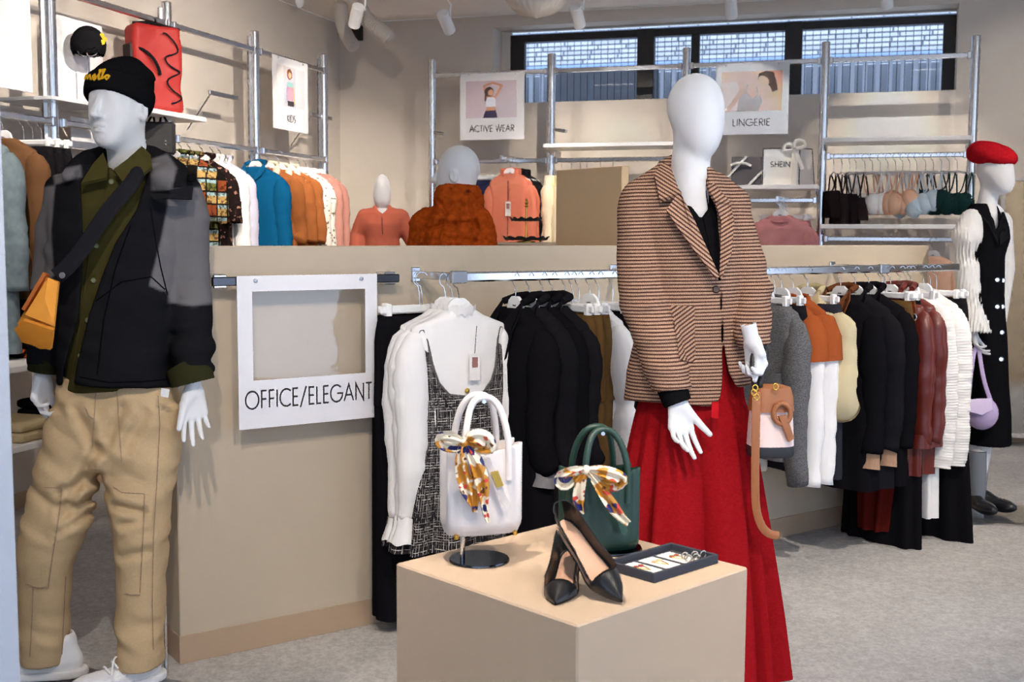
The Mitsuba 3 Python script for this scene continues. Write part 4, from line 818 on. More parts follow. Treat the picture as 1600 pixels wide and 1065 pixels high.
# --- pumps
PUMP = plastic((20, 20, 22), .28, .45); INSOLE = plastic((206, 160, 130), .55)
def pump(label, heel, toe, lift, roll=0.0):
    """a pointed court shoe from sections along its length: heel at s=0, toe at s=1"""
    h, t_ = np.asarray(heel, float), np.asarray(toe, float); d = t_-h; L = np.linalg.norm(d); y = d/L; M = frame(h, N(np.cross(y, [0, 0, 1.0])), y, N(np.cross(N(np.cross(y, [0, 0, 1.0])), y)))
    if roll: 
        c, s = np.cos(roll), np.sin(roll); x0, z0 = M[:3, 0].copy(), M[:3, 2].copy(); M[:3, 0] = c*x0+s*z0; M[:3, 2] = c*z0-s*x0
    t = thing('court_shoe', label, 'shoe'); S = np.linspace(0, 1, 30)
    wid = np.interp(S, [0, .06, .2, .45, .62, .72, .85, .95, 1], [.010, .024, .029, .031, .038, .037, .026, .011, .002]); rise = lift*np.interp(S, [0, .15, .45, .65, 1], [1, .93, .42, .05, 0])
    rim = np.interp(S, [0, .08, .25, .45, .58, .66, .74, 1], [.064, .062, .052, .042, .034, .036, .040, .010])
    up, sole, ins = [], [], []
    for s, w, r, q in zip(S, wid, rise, rim):
        a = np.linspace(-1, 1, 15); cover = s > .70
        if cover: x = w*np.sin(a*np.pi/2); z = r+.004+(q-.004)*np.cos(a*np.pi/2)**.8
        else: 
            x = w*np.sign(a)*np.minimum(1, np.abs(a)*1.0+.0)**.25*(.86+.14*np.cos((np.abs(a)-.4)*2)); z = r+.004+q*np.abs(a)**1.5
        up.append(np.stack([x, np.full(15, s*L), z], -1)); sole.append(np.stack([w*a*.97, np.full(15, s*L), r+.002*(np.abs(a) < 2)-.001*np.cos(a*1.5)], -1)); ins.append(np.stack([w*a*.9, np.full(15, s*L), np.full(15, r+.007)], -1))
    part(t, 'upper', mv(grid(up), M), PUMP, smooth=True); part(t, 'sole', mv(grid(sole), M), plastic((30, 28, 28), .5), smooth=True)
    part(t, 'insole', mv(grid(ins[:22]), M), INSOLE, smooth=True, label='pale pink insole')
    edge = [up[i][0] for i in range(21)]; edge2 = [up[i][-1] for i in range(21)]
    front = [np.array([wid[21]*np.sin(v), S[21]*L-.004*np.cos(v), rise[21]+.004+rim[21]*np.cos(v)]) for v in np.linspace(-1.5, 1.5, 9)]
    part(t, 'topline', mv(tube(np.array(edge[::-1]+edge2), .0016, 6), M), PUMP, smooth=60)
    hp = [(-.018, .004), (.018, .004), (.020, .05), (-.020, .05)]
    part(t, 'heel', mv(hull([(x, y2+(.006 if z < .01 else 0), z*1.0) for (x, z0) in ((-.016, 0), (.016, 0)) for (y2, z) in ((.002, lift*.96), (.045, lift*.84), (.012, 0.0), (.036, 0.0))]), M), PUMP)
    return t
e1 = onp(858, 905); t1 = onp(866, 940)
T1, T2 = onp(868, 946), onp(972, 944)
pump('black pointed court shoe standing on the podium, left of its pair', T1+np.array([-.015, .215, .0]), T1, .055, -.10)
H2 = at(882, 836, hd(T2)+.18); H2 = T2+N(H2-T2)*.235
pump('black pointed court shoe leaning on its pair, pale insole showing', H2, T2+[0, 0, .004], .045, -.45)
# --- jewellery tray
tc = [onp(970, 886), onp(1014, 862), onp(1126, 880), onp(1020, 912)]
ctr = np.mean([onp(962, 886), onp(1041, 861), onp(1119, 880), onp(1018, 914)], 0); ta_ = N(onp(1018, 905)-onp(1119, 876)); ta_[2] = 0; ta_ = N(ta_)
TM = frame([ctr[0], ctr[1], PZ], ex, ey); tl, tw_ = .25, .18
tr = thing('jewellery_tray', 'dark grey felt tray with jewellery cards on the right corner of the podium', 'tray')
FELT = cloth(66, 68, 76)
lx, ly = np.array([tl/2, tw_/2])
LM = frame([ctr[0], ctr[1], PZ], N(onp(1119, 882)-onp(1018, 914)), None); LM[:3, 1] = np.cross([0, 0, 1.], LM[:3, 0])
lx = np.linalg.norm(onp(1119, 882)-onp(1018, 914))/2; ly = np.linalg.norm(onp(962, 888)-onp(1018, 914))/2
part(tr, 'base', mv(bx((-lx, -ly, 0), (lx, ly, .006), .001), LM), FELT)
for lo, hi in (((-lx, -ly, .006), (lx, -ly+.008, .022)), ((-lx, ly-.008, .006), (lx, ly, .022)), ((-lx, -ly+.008, .006), (-lx+.008, ly-.008, .022)), ((lx-.008, -ly+.008, .006), (lx, ly-.008, .022))): part(tr, 'rim', mv(bx(lo, hi, .001), LM), FELT)
CARD = cloth(232, 228, 224)
for i, (u, lab, c2) in enumerate(((-.62, 'white jewellery card with red drop earrings, nearest the pumps', (150, 60, 50)), (-.02, 'white jewellery card with gold earrings, middle of the tray', (210, 170, 120)), (.58, 'white jewellery card with a brown clip, farthest in the tray', (140, 84, 56)))):
    c = thing('jewellery_card', lab, 'jewellery card'); cx_ = u*lx*.92
    part(c, 'card', mv(bx((cx_-.026, -ly+.016, .0065), (cx_+.026, ly-.02, .0085), .0005), LM), CARD)
    for s in (-1, 1): part(c, 'earring', mv(lathe([(0, .004), (.006, .003), (.007, 0), (0, 0)], 10), LM@frame([cx_+s*.009, ly-.055, .0086], [1, 0, 0])), plastic(c2, .3))
    part(c, 'chain', mv(tube([(cx_-.012, ly-.06, .0095), (cx_, -.02, .0095), (cx_+.012, ly-.06, .0095)], .0012, 5), LM), GOLD)
for i, (x, y) in enumerate(((.42, -.5), (.58, -.62), (.70, -.40), (.50, -.25), (.86, -.55))):
    q = LM@np.array([x*lx, y*ly, .018, 1]); rr_ = frame(q[:3], N(RT+.3*FH), N(FH+.2*UP), None); rr_[:3, 2] = np.cross(rr_[:3, 0], rr_[:3, 1])
    single('ring', 'small polished ring standing at the right end of the jewellery tray', 'ring', mv(tube([(.0085*np.cos(t), 0.0, .0085*np.sin(t)) for t in np.linspace(0, 2*np.pi, 19)], .002, 8), frame(q[:3], N([1, .3*i, 0]), None)), metal((236, 226, 210), .08), smooth=60, group='rings in the jewellery tray')

# ------------------------------------------------------------------ mannequin in the fur coat, seen from behind its shoulder
D = 5.4; P = pf(D)
fur = thing('mannequin', 'white mannequin head turned away above a rust brown fur coat behind the partition', 'mannequin')
HF = facing(D, 713, 272, -108, 2)
body = [surface(lambda p: face_head(p, HF), *box_of(HF[:3, 3]-[0, 0, .06], pad=.22), .0055),
        surface(lambda p: smin(chain(p, [P(713, 300), P(712, 400), P(712, 560)], [.06, .07, .07]), smin(chain(p, [P(700, 560), P(698, 700), P(698, 815)], [.07, .05, .04]), chain(p, [P(726, 560), P(728, 700), P(728, 815)], [.07, .05, .04]), .02), .03), *box_of(P(690, 300), P(740, 830), pad=.14), .016)]
part(fur, 'body', cat(*body), MANNEQUIN, smooth=True)
F_ = rows(D, [(320, 682, 744, .11), (340, 668, 750, .15), (372, 658, 756, .17), (420, 655, 760, .18), (600, 655, 762, .18)])
tufts = np.array([[-.14, .02], [-.05, -.05]])
def f(p):
    px, py, dd = project(p); d = sect(p, F_[0], *F_[1:], 2.2)
    d = smin(d, chain(p, [P(668, 350, -.02), P(664, 400, -.02), P(668, 470, .05)], [.075, .085, .07]), .03); d = smin(d, chain(p, [P(742, 345, .03), P(750, 400, .03), P(748, 480, .05)], [.075, .085, .07]), .03)
    col = smax(ell(p, P(716, 313, .0), (.115, .13, .085)), -ell(p, P(713, 280, 0), (.080, .085, .09)), .02)
    d = smin(d, col, .015)
    d = d+.075*np.abs(nz(p*[1, 1, 1.0], 6.5, 81, 1))-.012+.016*nz(p, 70, 83, 2)
    for (x1, y1, x2, y2, wd) in ((704, 318, 690, 345, 3.5), (690, 345, 676, 400, 3.5), (722, 322, 712, 350, 4), (712, 350, 708, 400, 3.5), (735, 322, 744, 352, 3.5), (744, 352, 740, 400, 3.5), (664, 345, 662, 400, 3), (690, 350, 744, 348, 3), (668, 358, 690, 352, 3), (700, 372, 742, 376, 3), (702, 296, 730, 300, 3.5), (730, 300, 746, 312, 3), (694, 330, 686, 312, 3)):
        vx, vy = x2-x1, y2-y1; tt = np.clip(((px-x1)*vx+(py-y1)*vy)/(vx*vx+vy*vy), 0, 1); d = d+.015*np.exp(-(np.hypot(px-x1-tt*vx, py-y1-tt*vy)/wd)**2)
    return d
def rust(p, n, uv): return mikit.mix(s2l(126, 48, 14).tolist(), s2l(190, 84, 30).tolist(), mikit.fbm(p.x*70, p.y*70, p.z*55, 3))
FURM = textured(rust)
part(fur, 'fur_coat', surface(f, *box_of(P(650, 290, .2), P(765, 600, .2), P(650, 600, -.2), P(765, 290, -.2), pad=.03), .0085), FURM, smooth=True, label='plush rust brown fur coat with a tall collar')

# ------------------------------------------------------------------ egg head mannequin in the salmon top, by the room corner
D = 7.2; P = pf(D)
sal = thing('mannequin', 'small egg head mannequin in a salmon half zip top near the room corner', 'mannequin')
HS = facing(D, 597, 300, 3)
def f(p):
    q = (p-HS[:3, 3])@HS[:3, :3]
    d = smin(ell(q, (0, 0, .015), (.052, .07, .095)), ell(q, (0, .01, -.045), (.044, .05, .06)), .04)
    return smin(d, cone(q, (0, -.02, -.06), (0, -.03, -.22), .036, .048), .025)
body = [surface(f, *box_of(HS[:3, 3]-[0, 0, .05], pad=.2), .006), surface(lambda p: smin(chain(p, [P(597, 340), P(597, 420), P(597, 470)], [.07, .08, .10]), smin(chain(p, [P(588, 480), P(587, 720)], [.07, .04]), chain(p, [P(606, 480), P(607, 720)], [.07, .04]), .02), .03), *box_of(P(580, 340), P(615, 724), pad=.14), .018)]
part(sal, 'body', cat(*body), MANNEQUIN, smooth=True)
T_ = rows(D, [(322, 585, 610, .05), (334, 566, 633, .085), (350, 566, 630, .11), (372, 572, 624, .10), (400, 570, 627, .105), (440, 566, 630, .115)])
def f(p):
    px, py, dd = project(p); d = sect(p, T_[0], *T_[1:], 2.1)
    d = smin(d, chain(p, [P(571, 340), P(560, 365, -.02), P(556, 400, .02)], [.055, .05, .045]), .03); d = smin(d, chain(p, [P(626, 340), P(640, 368, -.02), P(655, 392, .02)], [.055, .05, .045]), .03)
    notch = np.maximum(np.abs(px-597)-(337-py)*.8, py-337)*D/FOC
    return np.where(dd < D+.01, smax(d, -notch, .006), d)+.010*nz(p*[12, 12, 8], 1, 91)
SALMON = cloth(186, 100, 80)
st_ = surface(f, *box_of(P(545, 315, .16), P(665, 440, .16), P(545, 440, -.16), P(665, 315, -.16), pad=.03), .007)
k = part(sal, 'top', st_, SALMON, smooth=True, label='salmon half zip training top')
part(k, 'collar', tube([P(586, 322, .02), P(588, 330, .05), P(597, 337, .08)], [.010, .012, .010], 8), SALMON, smooth=40); part(k, 'collar', tube([P(609, 322, .02), P(607, 330, .05), P(597, 337, .08)], [.010, .012, .010], 8), SALMON, smooth=40)
part(k, 'zip', tube(Drape(st_).path([(597, 338), (597, 352), (598, 366)], .002), .003, 5), cloth(120, 60, 50))

# ------------------------------------------------------------------ mannequin with the red beret
D = 5.7; P = pf(D)
ber = thing('mannequin', 'white egg head mannequin with red beret, white puff sleeves and long black vest', 'mannequin')
HB = facing(D, 1557, 272, 62, 0)
def f(p):
    q = (p-HB[:3, 3])@HB[:3, :3]
    d = smin(ell(q, (0, -.012, .03), (.074, .090, .090)), ell(q, (0, .038, -.045), (.050, .050, .055)), .05); d = smin(d, cone(q, (0, -.03, -.06), (0, -.055, -.24), .043, .052), .03)
    return smin(d, cone(p, P(1532, 340, -.03), P(1556, 345, -.02), .03, .03), .03)
body = [surface(f, *box_of(HB[:3, 3]-[0, 0, .10], pad=.22), .006)]
body.append(surface(lambda p: smin(smin(chain(p, [P(1543, 340), P(1542, 480), P(1540, 560)], [.08, .07, .09]), chain(p, [P(1514, 345, .05), P(1507, 430, .06), P(1518, 515, .13)], [.04, .035, .024]), .02),
     smin(chain(p, [P(1527, 570), P(1524, 690), P(1526, 740), P(1527, 785)], [.07, .05, .042, .035]), chain(p, [P(1545, 570), P(1535, 690, .03), P(1528, 740, .05), P(1526, 795, .06)], [.07, .05, .042, .035]), .02), .03), *box_of(P(1500, 340), P(1560, 800), P(1500, 800, .15), pad=.12), .011))
body.append(hand(P(1519, 514, .135), P(1527, 545, .14)-P(1519, 514, .135), RT*.7-FW*.3, -1, .17, (.3, .4, .5, .6), .06, (.5, .3), .003))
part(ber, 'body', cat(*body), MANNEQUIN, smooth=True)
def f(p):
    q = (p-HB[:3, 3])@HB[:3, :3]; R = np.array([[1, 0, 0], [0, .956, .292], [0, -.292, .956]]).T
    q2 = (q-[0, -.020, .062])@R.T
    d = ell(q2, (0, -.012, .030), (.106, .118, .060)); d = smin(d, ell(q2, (0, -.055, .016), (.09, .078, .060)), .03)
    d = smax(d, -ell(q, (0, -.012, .03), (.0745, .0905, .0905)), .004); d = smax(d, -(q2[:, 2]+.030), .012)
    return d+.012*nz(q, 12, 101)
BERET = textured(lambda p, n, uv: mikit.mix(s2l(138, 14, 26).tolist(), s2l(172, 30, 38).tolist(), mikit.fbm(p.x*120, p.y*120, p.z*120)))
part(ber, 'beret', surface(f, *box_of(HB[:3, 3]+[0, 0, .06], pad=.19), .006), BERET, smooth=True, label='red wool beret')
V_ = rows(D, [(318, 1520, 1556, .07, -.01), (332, 1510, 1566, .105), (355, 1510, 1573, .12), (372, 1510, 1575, .12), (400, 1512, 1566, .11), (460, 1512, 1565, .11), (560, 1512, 1571, .125), (692, 1508, 1577, .135)])
def f(p):
    px, py, dd = project(p); d = sect(p, V_[0], *V_[1:], 2.1)
    notch = np.maximum(np.abs(px-1556)-(364-py)*.28, py-364)*D/FOC
    d = np.where(dd < D, smax(d, -notch, .005), d); return d+.010*nz(p*[9, 9, 4], 1, 111)
BLACKC = cloth(19, 19, 22)
vs = surface(f, *box_of(P(1505, 318, .15), P(1580, 690, .15), P(1505, 690, -.16), P(1580, 318, -.16), pad=.02), .008)
vk = part(ber, 'vest', vs, BLACKC, smooth=True, label='long black double breasted vest'); dv = Drape(vs)
part(vk, 'lapel', slab([P(1536, 318, .03), P(1528, 332, .08), P(1544, 352, .12), P(1560, 385, .13), P(1552, 345, .10)], .012, .006), cloth(24, 24, 27), smooth=30)
part(vk, 'lapel', slab([P(1558, 322, .06), P(1570, 348, .11), P(1576, 372, .11), P(1562, 384, .13), P(1560, 345, .09)], .012, .006), cloth(24, 24, 27), smooth=30)
for x, y in ((1558, 437), (1567, 438), (1558, 479), (1566, 479), (1565, 519), (1564, 561)): part(vk, 'button', dv.button(x, y, .013, .008), CHROME, smooth=40)
def sleeve(p):
    px, py, dd = project(p); w = 1+0*py
    d = chain(p, [P(1517, 345, .05), P(1511, 368, .08), P(1508, 398, .08)], [.058, .070, .038], .0); d = smin(d, chain(p, [P(1508, 398, .08), P(1511, 420, .09), P(1513, 452, .10), P(1517, 470, .12)], [.040, .058, .056, .038]), .012)
    d = smin(d, smax(chain(p, [P(1516, 468, .12), P(1522, 505, .14), P(1524, 525, .14)], [.040, .064, .074]), (py-519)*D/FOC, .004), .01)
    pl = np.sin(px*1.15+np.sin(py*.1)*2)*.5+nz(p*[30, 30, 6], 1, 121, 2)*1.4
    return d+.011*pl*(.4+np.exp(-((py-398)/14.)**2)+np.exp(-((py-470)/14.)**2)+.8*np.exp(-((py-515)/16.)**2))
part(ber, 'sleeve', surface(sleeve, *box_of(P(1485, 322, .2), P(1545, 522, .22), P(1485, 522, -.03), P(1545, 322, -.03), pad=.02), .0065), cloth(228, 226, 222), smooth=True, label='white puff sleeve gathered above the elbow')
part(ber, 'sleeve', surface(lambda p: chain(p, [P(1562, 348, -.08), P(1566, 420, -.10), P(1560, 500, -.06)], [.06, .06, .04]), *box_of(P(1545, 330, -.03), P(1580, 510, -.2), pad=.05), .012), cloth(228, 226, 222), smooth=True)
for (x, y, t) in ((1527, 785, 0.0), (1525, 795, .06)): part(ber, 'sock', tube([P(x, 705, t), P(x+1, 740, t), P(x+1, y-6, t)], [.050, .047, .036], 20), cloth(120, 124, 132), smooth=40, label='grey sock')
def loafer(q):
    d = smin(ell(q, (0, .09, .042), (.040, .085, .034)), ell(q, (0, -.02, .065), (.036, .07, .040)), .04); d = smax(d, .0-q[:, 2], .003)
    return smin(d, smax(np.maximum(np.abs(q[:, 0])-.028, np.abs(q[:, 1]+.055)-.03), np.abs(q[:, 2]-.02)-.022, .003), .01)
lm = surface(loafer, (-.06, -.12, -.01), (.06, .2, .13), .006); SHOE = plastic((24, 24, 28), .25, .5, .3)
for c, a in ((P(1538, 783, .02), -38), (P(1521, 800, .06), -60)): part(ber, 'loafer', mv(lm, yawed([c[0], c[1], .016], a+(-90))), SHOE, smooth=True, label='black heeled loafer')
single('glass_base', 'clear glass base plate under the mannequin with the red beret', 'base', mv(bx((-.2, -.2, .001), (.24, .2, .013), .002), yawed([P(1560, 800)[0], P(1560, 800)[1]-.08, 0], 12)), GLASSY)
part(ber, 'support_rod', bar([P(1535, 780)[0], P(1535, 780)[1], .013], [P(1535, 780)[0], P(1535, 780)[1], .3], .006, 10), CHROME)
lb = thing('shoulder_bag', 'small lilac shoulder bag hanging from the hand of the red beret mannequin', 'handbag')
LILAC = plastic((178, 158, 196), .35, .5); Q = pf(D-.17)
part(lb, 'body', surface(lambda p: smax(ell(p, Q(1534, 645, .0), (.076, .05, .082)), (622-project(p)[1])*D/FOC, .012), *box_of(Q(1530, 645), pad=.12), .006), LILAC, smooth=True)
part(lb, 'flap', slab([Q(1512, 624, .03), Q(1548, 622, .035), Q(1551, 640, .05), Q(1534, 648, .06), Q(1510, 642, .045)], .008, .008), plastic((196, 180, 212), .35, .5), smooth=40)
part(lb, 'strap', tube(spline([Q(1513, 626, .0), Q(1518, 575, -.0), Q(1527, 540, -.02), Q(1533, 570, .0), Q(1545, 618, .0), Q(1552, 636, .0)], 30), .011, 8, flat=(FW, .3)), LILAC, smooth=60)
part(lb, 'tab', slab([Q(1543, 622, .02), Q(1556, 644, .02), Q(1553, 648, .02), Q(1538, 630, .02)], .006), LILAC)

# ================================================================== clothes on the rails
def se(v, e): return np.sign(v)*np.abs(v)**e
def loft(tab, n=40, fold=.012, nf=7, seed=0, e=.8, low=1.0, lean=0.0, rib=0.0):
    """a garment body hung from a hanger: rows (z, half width, half depth); folds deepen downwards; local x width, y front, z up"""
    r = np.random.default_rng(seed); tab = np.array(tab, float); m = max(10, int((tab[0, 0]-tab[-1, 0])/(.0036 if rib else .03))); z = np.linspace(tab[0, 0], tab[-1, 0], m)
    z = np.unique(np.concatenate([z, tab[:, 0]]))[::-1]; I = lambda k: np.interp(-z, -tab[:, 0], tab[:, k]); W, Dp = I(1), I(2)
    g = np.linspace(0, 2*np.pi, n+1)[:-1]; a1, a2, a3 = r.uniform(0, 6.28, 3); t = np.clip((tab[2, 0]-z)/(tab[2, 0]-tab[-1, 0]+1e-9), 0, 1)**.8*low
    ph = a1+.8*np.sin(2*g+a2); wave = np.sin(nf*g+ph)[None]*.7+np.sin((nf+3)*g+a3)[None]*.3*np.cos(3*z[:, None])
    x = (W[:, None]+fold*.6*t[:, None]*wave)*se(np.cos(g), e)[None]; y = (Dp[:, None]+fold*t[:, None]*wave)*se(np.sin(g), e)[None]+lean*t[:, None]
    if rib: q = rib*np.abs(np.sin(np.pi*z/.0125))[:, None]; x = x+q*np.cos(g)[None]; y = y+q*np.sin(g)[None]
    P = np.stack([x, y, np.broadcast_to(z[:, None], x.shape)], -1)
    return P, z
def uvs(P):                                              # metres along the cloth
    n, m = P.shape[:2]; c = np.linalg.norm(np.diff(P, axis=1, append=P[:, :1]), axis=2); u = np.concatenate([np.zeros((n, 1)), np.cumsum(c, 1)[:, :-1]], 1)
    return np.stack([u.ravel(), P[..., 2].ravel()], 1)
def sleeve_mesh(side, sh, top, L, r0, r1, puff=False, seed=0, fwd=.0, out=.05, n=16, rib=0.0):
    r = np.random.default_rng(seed); f1 = r.uniform(-.014, .014); o = out if side < 0 else out*.3
    pts = [(sh-.055, 0, top-.034), (sh-.012, 0, top-.048), (sh+o*.45-.008, 0, top-.105), (sh+o*.85-.012, f1*.5, top-.24), (sh+o-.012, f1, top-.5*L-.06), (sh+o-.004, fwd-f1, top-L)]
    path = spline([(side*a, b, c) for a, b, c in pts], 200 if rib else 26); nk = len(path); k = np.linspace(0, 1, nk)
    rr = np.interp(k, [0, .07, .18, .35, 1], [r0*.42, r0*.70, r0*.98, r0, r1])
    if puff: rr = np.interp(k, [0, .08, .22, .40, .46, .53, .7, .86, .91, 1], [r0*.4, r0*.8, r0*1.1, r0*.95, r0*.60, r0*.95, r0*1.1, r0*.75, r1*.8, r1*1.35])
    if rib: rr = rr+rib*np.abs(np.sin(np.pi*np.cumsum(np.r_[0, np.linalg.norm(np.diff(path, axis=0), axis=1)])/.0125))
    v, fc = tube(path, rr, n, caps=True, flat=([0, 1, 0], .78)); cyc = (20, 6.5) if not puff else (30, 6)
    d = rr.mean()*(.42*(meshkit.fbm(v*[9, 9, cyc[1]]+seed, 2, seed)-.5)+.30*(meshkit.fbm(v*[14, 14, 24]+seed, 2, seed+1)-.5))
    c = np.repeat(np.arange(nk), n); cc = np.concatenate([path[c], path[[0, -1]]]); off = v-cc; l = np.linalg.norm(off, axis=1, keepdims=True); v = v+off/np.maximum(l, 1e-6)*d[:, None]
    return v, fc
HOOK = tube(np.concatenate([[(0, 0, -.105), (0, 0, -.062)], [(-.006*0+.0245*np.cos(t)-.0, 0, -.012+.0245*np.sin(t)) for t in np.radians(np.linspace(-75, 150, 14))]]), .0021, 6)
HANG_POLY = Polygon([(-.130, -.153), (-.127, -.145), (-.05, -.116), (-.036, -.085), (-.018, -.072), (.018, -.072), (.036, -.085), (.05, -.116), (.127, -.145), (.130, -.153), (.124, -.156), (.04, -.135), (-.04, -.135), (-.124, -.156)])
HANGER = mv(extrude(HANG_POLY.buffer(.002), .012), frame([0, .006, 0], [1, 0, 0], np.array([0, 0, 1.0]), np.array([0, -1.0, 0])))
CLIPBAR = bx((-.165, -.006, -.128), (.165, .006, -.102), .004)
PLY = {}
def shared(name, mesh, bsdf, **k):
    if name not in PLY: PLY[name] = mikit.ply(mesh, bsdf, **k)
    return PLY[name]
def placed(d, M): return {**d, 'to_world': T(M.tolist())}
WHITE_HANGER = plastic((238, 238, 236), .35, .4); CLEAR = plastic((214, 214, 216), .2, .5)
def hanger(M, label, group, clip=False, small=False):
    t = thing('clothes_hanger', label, 'hanger', group)
    part(t, 'hook', placed(shared('hook', HOOK, CHROME, smooth=60), M))
    if clip:
        part(t, 'bar', placed(shared('clipbar', CLIPBAR, WHITE_HANGER), M))
        for s in (-1, 1): part(t, 'clip', placed(shared(f'clip{s}', cat(bx((s*.135-.011, -.013, -.158), (s*.135+.011, .013, -.094), .004)), WHITE_HANGER), M))
    else:
        part(t, 'arms', placed(shared('arms', HANGER, WHITE_HANGER, smooth=30), M))
        part(t, 'size_mark', placed(shared('mark', bx((-.010, .0062, -.104), (.010, .0068, -.099), .0002), cloth(90, 90, 90)), M))
    return t
def top(M, name, label, catg, mat_, hgroup=None, L=.65, sh=.20, hem=.235, dp=.048, sl=.58, r0=.072, r1=.046, puff=False, sleeve_mat=None, collar=None, cmat=None, group=None, fold=.012, seed=1, nf=7, extra=None, uv=False, fwd=.0, out=.05, lining=None, rib=0.0):
    if hgroup: hanger(M, *hgroup)
    t = thing(name, label, catg, group); sh *= .86; hem *= .88; r0 *= .84; r1 *= .86; out *= .5
    rows_ = [(-.108, .062, .040), (-.128, .10, .042), (-.160, sh*.98, .040), (-.185, sh+.006, dp), (-.30, (sh+hem)/2-.01, dp*1.15), (-.42, (sh+hem)/2, dp*1.05), (-.108-L, hem, dp*1.25)]
    Pm, z = loft(rows_, 44, fold, nf, seed, rib=rib)
    m = grid(Pm, closed=True)
    part(t, 'body', mv(m, M), mat_, smooth=True, **({'uv': uvs(Pm)} if uv else {}))
    if sl:
        for s in (-1, 1):
            sm = mv(sleeve_mesh(s, sh, -.165, sl, r0, r1, puff, seed*7+s, fwd, out, rib=rib), M); kw = {}
            if uv: kw['uv'] = np.stack([np.linspace(0, .3, len(sm[0])) % .3, sm[0][:, 2]], 1)
            part(t, 'sleeve', sm, sleeve_mat or mat_, smooth=True, **kw)
    cm = cmat or mat_
    if collar == 'stand': part(t, 'collar', mv(grid([[(.068*np.cos(a), .046*np.sin(a)+.006, z_+.012*np.sin(a)*-1) for a in np.linspace(2.2, 2.2+5.1, 24)] for z_ in (-.125, -.105, -.075)]), M), cm, smooth=True)
    if collar in ('lapel', 'shirt'):
        dd = .26 if collar == 'lapel' else .075; yy = dp*1.1+.006
        for s in (-1, 1):
            pl = [(s*.066, .012, -.085), (s*.085, .034, -.125), (s*(.095 if collar == 'lapel' else .07), yy, -.185 if collar == 'lapel' else -.165), (s*.012, yy+.006, -.135-dd), (s*.03, yy-.004, -.16)]
            part(t, 'collar', mv(slab_local(pl, .008), M), cm, smooth=30)
        part(t, 'collar', mv(tube([(-.066, .012, -.09), (-.05, -.034, -.075), (0, -.046, -.070), (.05, -.034, -.075), (.066, .012, -.09)], [.012, .016, .017, .016, .012], 10), M), cm, smooth=50)
    if collar == 'crew': part(t, 'collar', mv(tube([(.070*np.cos(a), .048*np.sin(a), -.118-.022*(np.sin(a)+.3)) for a in np.linspace(0, 2*np.pi, 25)], .009, 8), M), cm, smooth=50)
    if lining: part(t, 'neck_lining', mv(grid([[(.060*np.cos(a), .040*np.sin(a), -.120) for a in np.linspace(0, 6.2832, 20)], [(.02*np.cos(a), .015*np.sin(a), -.16) for a in np.linspace(0, 6.2832, 20)]]), M), lining, smooth=True)
    if extra: extra(t, M)
    return t
def slab_local(pts, thick):
    p = np.asarray(pts, float); c = p.mean(0); n = np.zeros(3)
    for i in range(len(p)): n += np.cross(p[i]-c, p[(i+1) % len(p)]-c)
    n = N(n); m = len(p); v = np.vstack([p+n*thick/2, p-n*thick/2, c+n*thick, c-n*thick/2]); f = []
    for i in range(m): j = (i+1) % m; f += [(i, j, 2*m), (m+j, m+i, 2*m+1), (i, m+i, j), (j, m+i, m+j)]
    return v, np.array(f)
def bottom(M, name, label, catg, mat_, hgroup=None, L=.9, w0=.16, w1=.2, dp=.035, legs=False, seed=1, fold=.014, group=None, nf=6):
    if hgroup: hanger(M, *hgroup, clip=True)
    t = thing(name, label, catg, group)
    if legs:
        Pm, _ = loft([(-.135, w0, dp), (-.18, w0+.01, dp*1.1), (-.22, w0+.015, dp*1.2), (-.135-.30, w0+.02, dp*1.3)], 36, fold, nf, seed); part(t, 'waist', mv(grid(Pm, closed=True, cap0=True), M), mat_, smooth=True)
        for s in (-1, 1):
            Pm, _ = loft([(-.40, w0/2+.01, dp*1.4), (-.45, w0/2+.01, dp*1.4), (-.5, w0/2+.01, dp*1.4), (-.135-L, w1/2, dp*1.4)], 26, fold*.7, 4, seed+s+5); part(t, 'leg', mv((grid(Pm, closed=True)[0]+[s*(w0/2+.004), 0, 0], grid(Pm, closed=True)[1]), M), mat_, smooth=True)
    else:
        Pm, _ = loft([(-.135, w0, dp), (-.18, w0+.01, dp*1.1), (-.22, w0+.015, dp*1.2), (-.135-L, w1, dp*1.8)], 44, fold, nf, seed); part(t, 'panel', mv(grid(Pm, closed=True, cap0=True), M), mat_, smooth=True)
    return t
def tag_on(t, M, x, y, z, h=.075):
    part(t, 'price_tag', mv(bx((x-.02, y-.001, z-h), (x+.02, y+.001, z), .0005), M), cloth(226, 222, 218), label='white price tag')
    part(t, 'tag_picture', mv(bx((x-.011, y+.0012, z-h*.52), (x+.011, y+.0018, z-h*.14), .0002), M), cloth(150, 110, 104))
    part(t, 'tag_string', mv(bar((x, y, z), (x-.01, y-.005, z+.09), .001, 4), M), cloth(40, 40, 40))
def hframe(o, face, tw=0.0):                              # hanger frame: origin on the rail, local y where the garment faces
    a = np.radians(tw); f_ = N([face[0]*np.cos(a)-face[1]*np.sin(a), face[0]*np.sin(a)+face[1]*np.cos(a), 0]); return frame(np.array(o, float), np.cross(f_, [0, 0, 1.0]), f_)
Z12 = 1.237
def prail(s, off=.29): return PO+PD*s-PQ*off+[0, 0, Z12]
def pix_s(px, off=.29):                                  # place along the partition rail seen at a pixel column
    d = FW + RT*(px-800)/FOC - UP*(430-532.5)/FOC; o = PO-PQ*off; return float((CAM+d*(((o-CAM)@PQ)/(d@PQ))-o)@PD)
BLK = cloth(21, 20, 23); BLK2 = cloth(28, 27, 30); WHT = cloth(232, 230, 228); BRN = cloth(92, 68, 40); CREAM = cloth(232, 220, 190)

